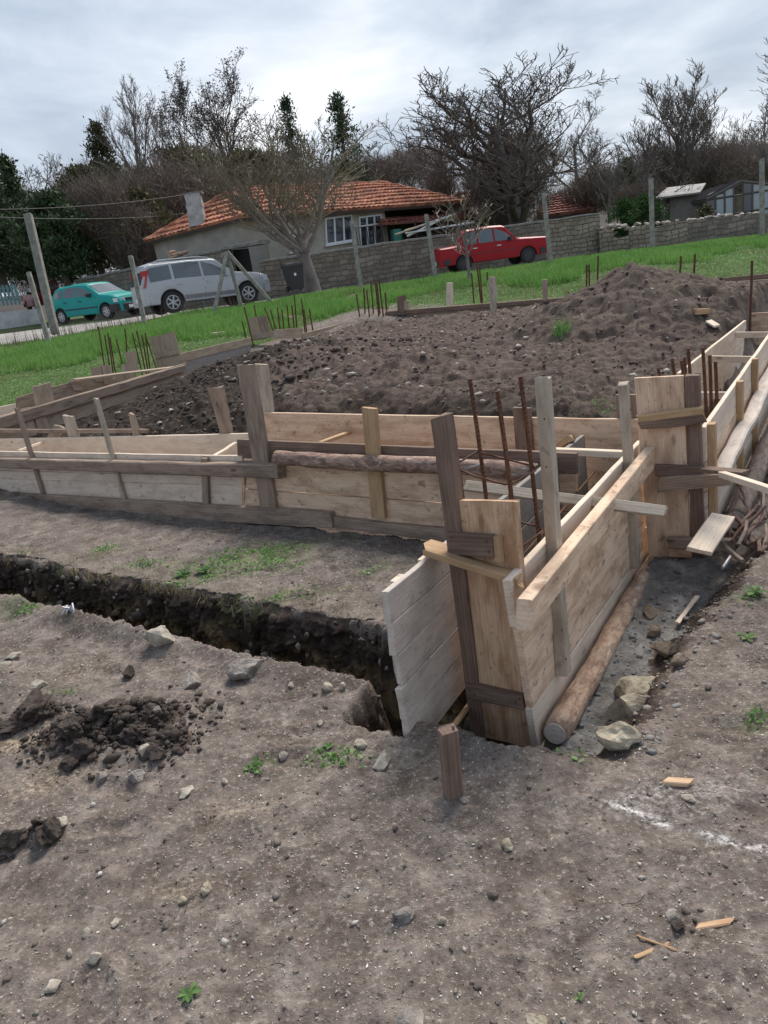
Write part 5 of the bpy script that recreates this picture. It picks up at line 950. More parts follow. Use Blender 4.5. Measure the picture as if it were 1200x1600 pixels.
mb.obj('ridge_tiles', MT1, H)
poly('fascia', [eC, eR, eR - [0, 0, .12], eC - [0, 0, .12]], .04, MWOODD, H); poly('fascia', [eC, eL, eL - [0, 0, .12], eC - [0, 0, .12]], .04, MWOODD, H)
# chimney on the left roof slope
cb0 = at(308, 352, 32.4); ct = at(300, 303, 32.4); M0 = simple('whitewashed_chimney', (.50, .48, .45), .9, sc=3, c2=(.28, .26, .24), bm=.006)
o = stick('chimney', cb0, ct, .66, .5, (0, -1, 0), M0, H, jit=.02, bev=.02); 
o2 = stick('chimney_cap', ct + [0, 0, .0], ct + [0, 0, .08], .8, .6, (0, -1, 0), MCOP, o)
def window(parent, quad, npan, frame=MWHT, off=.03, sill=True, curtains=False, fw=.07, pf=None):
    pf = pf or onf; tl, tr, br, bl = [pf(x, y, off) for x, y in quad]; n = np.cross(tr - tl, bl - tl); n /= np.linalg.norm(n); n = n if n @ (CO - tl) > 0 else -n
    u = (br - bl); Wd = np.linalg.norm(u); u = u / Wd; v = tl - bl; Hh = np.linalg.norm(v); v = v / Hh; mb = MB()
    def bar(x0, x1, y0, y1, d=.05):
        P = [bl + u * x0 + v * y0, bl + u * x1 + v * y0, bl + u * x1 + v * y1, bl + u * x0 + v * y1]; mb.hexa([p - n * .02 for p in P] + [p + n * d for p in P])
    bar(0, Wd, 0, fw); bar(0, Wd, Hh - fw, Hh); bar(0, fw, fw, Hh - fw); bar(Wd - fw, Wd, fw, Hh - fw)
    for i in range(1, npan): x = Wd * i / npan; bar(x - fw * .6, x + fw * .6, fw, Hh - fw)
    if Hh > 1.2: bar(fw, Wd - fw, Hh * .68, Hh * .68 + fw * .8, .045)
    w_ = mb.obj('window', frame, parent); g_ = poly('glass', [bl + u * .02 + v * .02 + n * .005, br - u * .02 + v * .02 + n * .005, tr - u * .02 - v * .02 + n * .005, tl + u * .02 - v * .02 + n * .005], .02, MGLS, w_)
    if curtains:
        for s_ in range(npan):
            x = Wd * (s_ + .5) / npan; poly('curtain', [bl + u * (x - .16) + v * Hh * .5 - n * .03, bl + u * (x + .16) + v * Hh * .5 - n * .03, bl + u * (x + .16) + v * Hh * .95 - n * .03, bl + u * (x - .16) + v * Hh * .95 - n * .03], .01, MWHT, w_)
    if sill: mb2 = MB(); P = [bl - u * .08 - v * .07, br + u * .08 - v * .07, br + u * .08, bl - u * .08]; mb2.hexa([p for p in P] + [p + n * .14 for p in P]); mb2.obj('sill', MWHT, w_)
    return w_
window(H, [(452, 369), (480, 364), (481, 389), (453, 394)], 2); window(H, [(507, 341), (549, 335), (551, 376), (509, 383)], 3); window(H, [(560, 339), (596, 333), (598, 382), (563, 388)], 3, sill=False)
wb = lambda x, y, off=0.: (lambda n, d: CO + d * (((C0 + rc + n * (off)) - CO) @ n) / (d @ n))(np.array([fd[1], -fd[0], 0]), ray(x, y))
window(H, [(624, 332), (644, 329), (645, 339), (625, 342)], 1, frame=MWOODD, sill=False, pf=wb)
# lean-to roof, railing and clutter under the recess
q0, q1 = onf(590, 350, 1.2), onf(742, 338, 1.0); s0, s1 = wb(598, 343), wb(735, 331)
LT = roofface('lean_to_roof', q0, q1, s1, s0, MT2, H, col=.3, row=.4, sd=8)
for f in (0.03, .35, .66, .97): p = q0 + (q1 - q0) * f; mb = MB(); mb.tube([[p[0], p[1], 1.3], [p[0], p[1], p[2]]], .06, 6); mb.obj('lean_to_post', MWOODD, H)
a_, b_ = onf(560, 385, .9), onf(612, 378, .9); mb = MB()
for f in np.linspace(0, 1, 14): p = a_ + (b_ - a_) * f; mb.tube([p, p + [0, 0, .8]], .015, 4)
mb.tube([a_ + [0, 0, .8], b_ + [0, 0, .8]], .025, 5); mb.obj('railing', flat('black_iron', (.02, .02, .02), .5), H)
for i in range(5):
    r = random.Random(i + 40); a_ = onf(r.uniform(615, 660), r.uniform(356, 370), 2.0); b_ = a_ + np.array([r.uniform(1.5, 3.4), r.uniform(-.2, .5), r.uniform(-.1, .5)]); o = stick('stacked_pole', a_, b_, .08, .06, (0, -.3, 1), W['grey'] if i % 2 else MWHT); tag(o, ['lowest grey pole of the stack behind the wall by the red car', 'white pipe lying lowest in the stack behind the wall', 'grey pole in the middle of the stack behind the wall', 'white pipe lying across the stack behind the wall', 'topmost grey pole of the stack behind the wall'][i], 'pole', 'poles stacked behind the wall')
o = stick('water_barrel', onf(621, 378, 1.4), onf(619, 358, 1.4), .5, .45, (0, -1, 0), flat('green_plastic', (.02, .16, .12), .4), bev=.12, jit=.01); tag(o, 'green plastic barrel behind the wall under the lean-to', 'barrel')
# ---- other houses
def simplehouse(el, er, rl, rr, D0, D1, db, mt, label, wm=MREN, name='house', down=3.2, group='village houses'):
    a, b, c, d = at(*el, D0), at(*er, D1), at(*rr, D1 + db), at(*rl, D0 + db); b[2] = a[2] = (a[2] + b[2]) / 2; c[2] = d[2] = (c[2] + d[2]) / 2; t = thing(name, [a[0], a[1], a[2] - down], label, 'house', group)
    roofface('roof', a, b, c, d, mt, t, col=.35, row=.45, sd=int(D0), sc=3); bk = (d - a) * [2, 2, 0]; a2, b2 = a + bk, b + bk; roofface('roof', b2, a2, d, c, mt, t, col=.35, row=.45, sd=int(D0) + 1, sc=3)
    i_ = .3; 
    for (p, q) in ((a, b), (a2, b2), (a, a2), (b, b2)): wq('wall', p + (q - p) * .01 + [0, 0, 0], q - (q - p) * .01, a[2] - down, a[2] - .1, wm, t, .2)
    for (p, q, r_) in ((a, a2, d), (b, b2, c)): poly('gable', [p, q, r_ - [0, 0, .1]], .15, wm, t)
    return t
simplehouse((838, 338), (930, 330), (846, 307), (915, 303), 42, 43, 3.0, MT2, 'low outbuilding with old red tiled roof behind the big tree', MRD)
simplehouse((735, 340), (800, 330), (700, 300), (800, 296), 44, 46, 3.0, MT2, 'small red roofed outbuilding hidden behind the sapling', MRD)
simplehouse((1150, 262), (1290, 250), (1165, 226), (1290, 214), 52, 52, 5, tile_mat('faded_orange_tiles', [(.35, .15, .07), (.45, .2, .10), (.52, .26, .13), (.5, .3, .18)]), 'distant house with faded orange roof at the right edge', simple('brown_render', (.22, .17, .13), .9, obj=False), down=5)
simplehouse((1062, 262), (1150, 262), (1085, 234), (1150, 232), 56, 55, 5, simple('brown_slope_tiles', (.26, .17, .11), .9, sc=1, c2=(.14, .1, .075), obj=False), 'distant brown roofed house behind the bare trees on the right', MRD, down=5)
# shed
t = thing('shed', at(1062, 340, 36), 'small grey shed with a light corrugated mono-pitch roof', 'shed'); sa, sb_, sc_, sd_ = at(1032, 306, 36), at(1095, 298, 35.4), at(1095, 350, 35.4), at(1032, 350, 36)
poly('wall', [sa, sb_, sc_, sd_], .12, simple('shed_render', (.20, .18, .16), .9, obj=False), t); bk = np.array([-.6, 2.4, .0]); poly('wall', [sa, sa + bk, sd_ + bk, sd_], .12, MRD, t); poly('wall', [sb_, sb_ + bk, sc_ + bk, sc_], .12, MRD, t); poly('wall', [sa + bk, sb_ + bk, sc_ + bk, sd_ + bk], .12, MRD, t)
rA, rB, rC_, rD = at(1024, 309, 35.6), at(1094, 300, 35.0), at(1103, 286, 37.6), at(1042, 293, 38.2); slab('roof', rA, rB, rC_, rD, .08, (0, -.3, 1), simple('asbestos_sheet', (.36, .35, .34), .8, sc=2, c2=(.2, .19, .18), obj=False), t, jit=.01)
poly('door', [at(1040, 312, 35.9), at(1048, 311, 35.85), at(1048, 350, 35.85), at(1040, 350, 35.9)], .04, MWOODD, t)
# glasshouse
t = thing('glasshouse', at(1145, 340, 34), 'old glasshouse with dark frame and pale panes behind the low wall', 'greenhouse'); MFR = flat('dark_frame', (.10, .09, .085), .7); MPN = flat('dusty_panes', (.36, .42, .45), .25)
ga, gb_ = at(1104, 312, 34), at(1235, 300, 33); gz0 = ga[2] - 1.6; gu = gb_ - ga; ap_ = ga + gu * .42 + [0, 0, .62]; mb = MB(); nb = 9
topz = lambda f: ga[2] + .62 * (f / .42 if f < .42 else (1 - (f - .42) / .58)) 
for i in range(nb + 1): p = ga + gu * i / nb; mb.tube([[p[0], p[1], gz0], [p[0], p[1], topz(i / nb)]], .04, 4)
for zz in (gz0 + .05, gz0 + .85, ga[2] - .02): mb.tube([[ga[0], ga[1], zz], [gb_[0], gb_[1], zz]], .04, 4)
mb.tube([ga, ap_, gb_ * [1, 1, 0] + [0, 0, ga[2]]], .06, 5); mb.obj('frame', MFR, t)
for i in range(nb):
    if i in (3,): continue
    p, q = ga + gu * (i + .06) / nb, ga + gu * (i + .94) / nb; poly('pane', [[p[0], p[1] + .03, gz0 + .1], [q[0], q[1] + .03, gz0 + .1], [q[0], q[1] + .03, min(topz((i + .94) / nb), topz((i + .06) / nb)) - .05], [p[0], p[1] + .03, min(topz((i + .94) / nb), topz((i + .06) / nb)) - .05]], .01, MPN if i % 4 else MGLS, t)
roofface('roof', ga, ap_ + [.4, .9, 0], ap_ + [.4, 4, 0], ga + [0, 3, 0], MFR, t, sc=1)
o = stick('white_board', at(1120, 337, 32.6), at(1143, 343, 32.4), .35, .03, (0, -.6, .8), MWHT); tag(o, 'white slanting board leaning behind the low wall', 'board')
# far left: blue-green metal fence and whitewashed low wall, firewood on coping
t = thing('metal_fence', at(10, 485, 33), 'blue-green metal fence at the far left edge', 'fence'); MGF = flat('bluegreen_paint', (.10, .22, .22), .5)
fa, fb_ = at(-90, 482, 33), at(30, 472, 33.5)
for i in range(20): p = fa + (fb_ - fa) * i / 19; mb = MB(); mb.box(-.05, .05, -.01, .01, 0, .85); mb.obj('slat', MGF, t, Matrix.Translation(Vector(p) + Vector((0, 0, -.1))))
mb = MB(); mb.tube([fa + [0, .05, .15], fb_ + [0, .05, .15]], .03, 4); mb.tube([fa + [0, .05, .6], fb_ + [0, .05, .6]], .03, 4); mb.obj('rail', MGF, t)
t, *_ = wallseg('low_wall', (-120, 500), (62, 482), 31, 32.5, .3, simple('whitewash', (.55, .55, .56), .9, sc=2, c2=(.35, .35, .36)), None, hdown=.8); tag(t, 'low whitewashed wall at the far left below the metal fence', 'wall')
for i in range(12):
    r = random.Random(i); p = at(258 + r.uniform(0, 28), 406 - r.uniform(0, 10) - .13 * 14, 31.9); o = rod('firewood_log', p, p + [r.uniform(.15, .3), .3, .03], .06, W['bark'], k=7, sg=2); tag(o, 'reddish firewood piece lying on the wall below the chimney', 'firewood', 'firewood on the wall')
# ---- wheelie bin
t = thing('wheelie_bin', at(463, 452, 25.8), 'black wheelie bin standing by the tree at the roadside', 'bin'); mw = Matrix.Translation(Vector(at(464, 455, 25.8))) @ Matrix.Rotation(.35, 4, 'Z') @ Matrix.Rotation(-.03, 4, 'Y'); MBK = flat('black_plastic', (.02, .022, .025), .45); s_ = .92
mb = MB(); mb.hexa([(-.21 * s_, -.25, .06), (.21 * s_, -.25, .06), (.21 * s_, .25, .06), (-.21 * s_, .25, .06), (-.29, -.34, .82), (.29, -.34, .82), (.29, .34, .82), (-.29, .34, .82)]); mb.obj('body', MBK, t, mw)
mb = MB(); mb.hexa([(-.32, -.38, .82), (.32, -.38, .82), (.32, .40, .86), (-.32, .40, .86), (-.28, -.33, .89), (.28, -.33, .89), (.28, .36, .95), (-.28, .36, .95)]); mb.obj('lid', MBK, t, mw)
mb = MB(); mb.tube([(-.26, .44, .84), (.26, .44, .84)], .022, 6); mb.obj('handle', MBK, t, mw); mb = MB(); mb.box(-.075, .0, -.312, -.306, .50, .60); mb.obj('sticker', MWHT, t, mw)
for s in (-1, 1): mb = MB(); mb.tube([(s * .20, .28, .1), (s * .26, .28, .1)], .1, 14); mb.obj('wheel', MBK, t, mw)
# ================================================================ trees
def ztop(B, top):                              # height at which a plumb line at B reaches image row `top`
    lo, hi = 0., 40.
    for _ in range(40):
        m = (lo + hi) / 2; d = np.array([B[0], B[1], m]) - CO; py = 800 - FPX * (d @ UP) / (d @ fwd)
        lo, hi = (m, hi) if py > top else (lo, m)
    return lo
def tree(px, py, top, D, wpx, label, mat, seed, name='bare_tree', lv=4, r0=.16, trunk=.25, nm=6, kids=(7, 6, 5), up=.35, group=None, pods=False, wig=.22, spread=1., tw=.011, twmat=None, seg=4, kink=.5, lean=(0, 0), bl=.52):
    r = random.Random(seed); B_ = at(px, py, D); g_ = float(gbase(B_[0], B_[1])); hz = 429 - .149 * (px - 600); zt = ztop(B_, top); B_[2] = min(B_[2], g_ + 6); B_[2] = g_ - .1 if py > hz - 20 else B_[2] - 1.5; H_ = zt - B_[2]; Wd = wpx / FPX * D
    t = thing(name, B_, label, 'tree', group); T_, Cc = MB(), MB(); tips = []
    def grow(p, d, L, rr, dep):
        n = seg if dep < 3 else 3; pts = [p]; rs = [rr]; dd = np.array(d)
        for i in range(n):
            rv = np.array([r.gauss(0, 1), r.gauss(0, 1), r.gauss(0, .7)]) * wig * (1 + .3 * dep) * kink * (.25 if dep == 0 else 1); dd = dd + rv + np.array([0, 0, up * .22 * (1 if dep else .3)]); dd /= np.linalg.norm(dd); pts.append(pts[-1] + dd * L / n); rs.append(max(tw, rr * (1 - .62 * (i + 1) / n)))
        (T_ if dep <= 1 else Cc).tube(pts, rs, 7 if dep == 0 else 5 if dep == 1 else 3, cap=False)
        if dep >= lv: tips.append(pts[-1]); return
        nk = nm if dep == 0 else kids[min(dep - 1, len(kids) - 1)]
        for j in range(nk):
            f = (trunk + (1 - trunk) * (j + r.random() * .8) / nk) if dep == 0 else (.22 + .78 * (j + r.random()) / nk); f = min(f, .99); x = f * n; i = min(int(x), n - 1); q = pts[i] + (pts[i + 1] - pts[i]) * (x - i); dl = pts[i + 1] - pts[i]; dl /= np.linalg.norm(dl); a = r.random() * 6.283
            s_ = np.cross(dl, [.3, .2, 1]); s_ /= np.linalg.norm(s_); s2 = np.cross(dl, s_); out = s_ * math.cos(a) + s2 * math.sin(a); an = rad(r.uniform(32, 62)) * spread; nd = dl * math.cos(an) + out * math.sin(an); nd = nd + [0, 0, up * .25]; nd /= np.linalg.norm(nd)
            Lc = L * r.uniform(.42, .68) * (1 - .45 * f if dep == 0 else 1 - .3 * f) if dep else H_ * bl * r.uniform(.8, 1.2) * (1 - .4 * max(0, f - trunk)); rr2 = max(tw, rs[i] * r.uniform(.42, .62)); grow(q, nd, Lc, rr2, dep + 1)
    grow(np.zeros(3), np.array([lean[0], lean[1], 1.]), H_ * (.8 if name != 'street_tree' else .45), r0, 0)
    VT, VC = np.array(T_.V), np.array(Cc.V) if Cc.V else np.zeros((0, 3)); A_ = np.concatenate([VT, VC]); zx = np.percentile(A_[:, 2], 99.8); wx = np.percentile(A_[:, 0], 99) - np.percentile(A_[:, 0], 1); fz = H_ / zx; fx = min(1.5, max(.6, Wd / wx))
    for mb in (T_, Cc): mb.V = [(v[0] * fx, v[1] * fx, v[2] * fz) for v in mb.V]
    mw = Matrix.Translation(Vector(B_)); T_.obj('trunk', mat, t, mw, True); Cc.obj('crown', twmat or mat, t, mw)
    if pods:
        gq = np.random.RandomState(seed); tp = np.array(tips) * [fx, fx, fz]; tp = tp[gq.rand(len(tp)) < pods]; P = np.repeat(tp, 5, 0) + gq.randn(len(tp) * 5, 3) * .09 + B_; leaves('seed_pods', P, gq.uniform(.07, .16, len(P)), MTRD, seed, parent=t, mwp=mw)
    return t
GB = 'bare winter trees behind the road'
tree(490, 452, 190, 27.0, 300, 'wide low street tree with lichened twigs before the house', MTRG, 5, 'street_tree', r0=.21, trunk=.62, nm=12, kids=(8, 6, 4), up=.62, spread=.95, tw=.0072, twmat=MTRY, wig=.16, kink=.45, bl=.62)
tree(812, 352, 88, 39, 300, 'largest bare tree, dark and spreading, behind the red car', MTRD, 12, r0=.34, trunk=.14, nm=12, kids=(9, 7, 4), up=.5, group=GB, tw=.013, spread=.95, wig=.26, kink=.55, bl=.55)
tree(738, 482, 300, 18.5, 95, 'slender sapling in the lawn in front of the red car', MTRG, 21, 'sapling', r0=.035, trunk=.35, nm=9, kids=(6, 4), lv=3, up=.6, tw=.006, spread=.7, twmat=MTH)
tree(240, 400, 120, 44, 120, 'tall grey-brown bare tree left of the house roof', MTRG, 31, r0=.25, trunk=.3, nm=9, up=.6, group=GB, spread=.75, tw=.013)
tree(372, 330, 93, 50, 135, 'tall bare tree with dark seed pods, right one behind the roof apex', MTRD, 33, r0=.26, trunk=.35, nm=8, up=.5, group=GB, pods=.8, tw=.015, spread=.85, kids=(7, 5, 4))
tree(318, 330, 108, 51, 100, 'tall bare tree with dark seed pods, left one above the chimney', MTRD, 35, r0=.22, trunk=.35, nm=7, up=.5, group=GB, pods=.8, tw=.015, spread=.85, kids=(7, 5, 4))
tree(615, 300, 205, 56, 130, 'bare tree silhouetted behind the middle of the roof', MTRD, 37, r0=.2, group=GB, tw=.015, kids=(6, 5, 4))
tree(690, 330, 180, 46, 130, 'pale bare tree between the roof end and the largest tree', MTRG, 39, r0=.2, group=GB, tw=.012, kids=(7, 6, 4), up=.5)
tree(902, 330, 150, 52, 130, 'bare tree just right of the largest tree', MTRG, 41, r0=.2, group=GB, tw=.014, kids=(7, 6, 4))
tree(950, 345, 190, 40, 110, 'thin bare tree above the tall block wall', MTRG, 43, r0=.14, group=GB, tw=.011, kids=(7, 6, 4), up=.7, spread=.8)
tree(1062, 300, 118, 47, 190, 'fan-shaped bare tree above the shed', MTRG, 46, r0=.17, trunk=.15, nm=12, group=GB, tw=.011, kids=(8, 6, 5), up=.95, spread=.72, kink=.35, bl=.6)
tree(1135, 300, 165, 50, 110, 'bare tree above the glasshouse', MTRG, 47, r0=.18, group=GB, tw=.013, kids=(7, 5, 4), up=.6)
tree(1228, 330, 20, 36, 190, 'bare tree reaching in from the right edge', MTRG, 49, r0=.22, trunk=.2, group=GB, tw=.011, kids=(8, 6, 4), up=.6, spread=.8)
tree(1005, 345, 225, 37, 90, 'small dark bare tree between the green bush and the shed', MTRD, 51, r0=.12, group=GB, tw=.011, kids=(6, 5, 4))
tree(150, 430, 235, 42, 130, 'greyish bare tree among the evergreens at left', MTRG, 53, r0=.2, group=GB, tw=.013, kids=(7, 6, 4))
tree(80, 430, 250, 50, 120, 'bare tree behind the leftmost evergreens', MTRD, 55, r0=.2, group=GB, tw=.014, kids=(7, 5, 4))
tree(440, 320, 190, 54, 110, 'bare tree behind the roof left of the narrow conifer', MTRG, 57, r0=.2, group=GB, tw=.014, kids=(7, 5, 4))
tree(780, 345, 190, 42, 170, 'brownish twiggy tree leaning into the largest tree', MTRY, 59, r0=.2, trunk=.15, group=GB, tw=.011, kids=(8, 6, 4), twmat=MTH)
def evergreen(px, py, top, D, wpx, label, mat, seed, shape='cone', n=9000, group='evergreens behind the road', name='evergreen_tree', leaf=.20, cat='tree'):
    gq = np.random.RandomState(seed); B_ = at(px, py, D); gz_ = float(gbase(B_[0], B_[1])); hz = 429 - .149 * (px - 600); zt = ztop(B_, top); B_[2] = gz_ if py > hz - 30 else B_[2]; H_ = zt - B_[2]; Rw = wpx / FPX * D / 2
    t = thing(name, B_, label, cat, group); mb = MB(); mb.tube([(0, 0, -.2), (0, 0, H_ * .9)], [.06 * H_ ** .5 + .05, .03], 7); mb.obj('trunk', MTRD, t, Matrix.Translation(Vector(B_)))
    nb = 130; P = []
    for i in range(nb):                                     # boughs carrying clumps of foliage
        f = gq.rand() ** .8; env = {'cone': (1 - f) ** .85 * .95 + .05, 'col': (1 - f ** 2.4) * .8 + .12, 'round': math.sin(math.pi * min(.97, .12 + .86 * f)) ** .6}[shape]
        a = gq.rand() * 6.283; rr = Rw * env * gq.uniform(.45, 1.35); zc_ = H_ * (.06 + .92 * f); m = int(n / nb * (.5 + env)); s = gq.rand(m) ** .6
        c = np.stack([np.cos(a) * rr * s, np.sin(a) * rr * s, zc_ + (s * .35 * rr * (.6 if shape != 'round' else .2))], 1); P.append(c + gq.randn(m, 3) * [Rw * .11, Rw * .11, H_ * .022])
    P = np.concatenate(P); mw = Matrix.Translation(Vector(B_)); leaves('crown', P + B_, gq.uniform(.6, 1.5, len(P)) * leaf, mat, seed, up=1.2, parent=t, asp=.4, mwp=mw); return t
evergreen(8, 450, 168, 37, 130, 'tall dark conifer at the left edge', MEVG, 1, n=16000); evergreen(58, 450, 248, 41, 90, 'dark conifer second from the left edge', MEVG, 2); evergreen(108, 450, 300, 36, 100, 'bushy dark evergreen behind the leaning pole', MEVG, 3, 'round', 12000)
evergreen(-45, 450, 210, 36, 110, 'dark conifer cut by the left edge', MEVG, 13)
evergreen(200, 420, 196, 46, 80, 'narrow olive evergreen left of the tall grey-brown tree', MOLV, 4, 'col'); evergreen(160, 430, 262, 41, 110, 'olive evergreen with a ragged top among the left trees', MOLV, 5, 'round', 11000); evergreen(300, 360, 232, 44, 150, 'broad dark evergreen behind the chimney', MOLV, 6, 'round', 9000)
evergreen(470, 310, 152, 53, 74, 'narrow dark conifer above the left part of the roof', MEVG, 7, 'cone', 3600); evergreen(548, 310, 148, 50, 84, 'narrow dark conifer above the middle of the roof', MEVG, 8, 'cone', 4200); evergreen(235, 430, 300, 38, 110, 'dark olive bush behind the left stone wall', MOLV, 9, 'round', 9000)
evergreen(400, 330, 235, 46, 110, 'dark evergreen behind the roof apex', MOLV, 10, 'round', 8000); evergreen(985, 345, 250, 42, 44, 'slim green evergreen left of the shed', MGSH, 11, 'col', 5000); 
evergreen(1010, 350, 306, 34.5, 62, 'green bush beside the shed', MGSH, 12, 'round', 3000, name='green_bush', group='green bushes behind the walls', leaf=.12, cat='bush'); evergreen(975, 352, 312, 34, 50, 'low green bush behind the tall block wall end', MGSH, 14, 'round', 3500, name='green_bush', group='green bushes behind the walls', leaf=.12, cat='bush'); evergreen(1103, 352, 322, 33.3, 36, 'small dark green bush between shed and glasshouse', MOLV, 15, 'round', 2500, name='green_bush', group='green bushes behind the walls', leaf=.1, cat='bush')
# twiggy brown thickets
def thicket(blobs, n, mat, label, seed):
    gq = np.random.RandomState(seed); P = []; Ls = []
    for (px, py, wp, hp, D, dd) in blobs:
        k = int(n * wp * hp / sum(b[2] * b[3] for b in blobs)); c = at(px, py, D); rx, rz_ = wp / FPX * D / 2, hp / FPX * D / 2; q = gq.randn(k, 3); q /= np.linalg.norm(q, axis=1)[:, None]; q *= gq.rand(k)[:, None] ** .4; ragg = 1 + .3 * fbm(q[:, 0] * 3 + px, q[:, 1] * 3, 3, seed); P.append(c + q * ragg[:, None] * [rx, dd, rz_])
    P = np.concatenate(P); m = len(P); d = gq.randn(m, 3) * [.55, .55, .4] + [0, 0, .75]; d /= np.linalg.norm(d, axis=1)[:, None]; L = gq.uniform(.3, 1.1, m)[:, None]; s = np.cross(d, gq.randn(m, 3)); s /= np.linalg.norm(s, axis=1)[:, None]; w_ = gq.uniform(.006, .016, m)[:, None]
    V = np.stack([P - s * w_, P + s * w_, P + d * L], 1).reshape(-1, 3); o = link('thicket', npmesh('thicket', V, np.arange(3 * m).reshape(-1, 3)), mat); return tag(o, label, 'thicket', kind='stuff')
thicket([(215, 385, 90, 110, 36.5, 1), (150, 330, 110, 90, 36, 1), (330, 300, 80, 60, 41, 1), (90, 400, 200, 140, 44, 3), (190, 350, 190, 150, 42, 3), (260, 320, 150, 120, 40, 2), (320, 280, 130, 90, 47, 2), (150, 300, 160, 80, 47, 2), (30, 380, 120, 180, 46, 3), (420, 285, 120, 90, 48, 2)], 90000, MTH, 'dense brown twiggy undergrowth among the trees at left', 61)
thicket([(560, 275, 200, 50, 52, 2), (650, 270, 120, 60, 50, 2), (775, 300, 110, 110, 43, 1.5), (800, 290, 120, 140, 40, 1.5), (690, 300, 60, 60, 44, 1)], 42000, MTH, 'brown twiggy growth around the foot of the largest tree', 62)
thicket([(940, 300, 130, 70, 44, 2), (1040, 270, 130, 80, 48, 2), (1120, 262, 140, 70, 46, 2), (1180, 270, 120, 70, 44, 2), (1000, 320, 80, 50, 38, 1), (880, 320, 60, 40, 46, 1)], 42000, MTH, 'brown winter thicket on the rise behind the right walls', 63)
# far wooded rise closing the view
xs = np.linspace(-60, 80, 140); ys = np.linspace(60, 95, 20); X, Y = np.meshgrid(xs, ys, indexing='ij'); Z = 1.4 + ss(60, 78, Y) * (3.0 + 1.2 * ss(5, 45, X) * 2 + .8 * fbm(X * .15, Y * .15, 3, 4)); V = np.stack([X.ravel(), Y.ravel(), Z.ravel()], 1); idx = np.arange(X.size).reshape(X.shape)
o = link('hill', npmesh('hill', V, np.stack([idx[:-1, :-1].ravel(), idx[1:, :-1].ravel(), idx[1:, 1:].ravel(), idx[:-1, 1:].ravel()], 1), True), simple('wooded_hill', (.085, .07, .06), .95, sc=.5, c2=(.045, .04, .035), obj=False)); tag(o, 'brown wooded rise behind the village', 'hill', kind='structure')
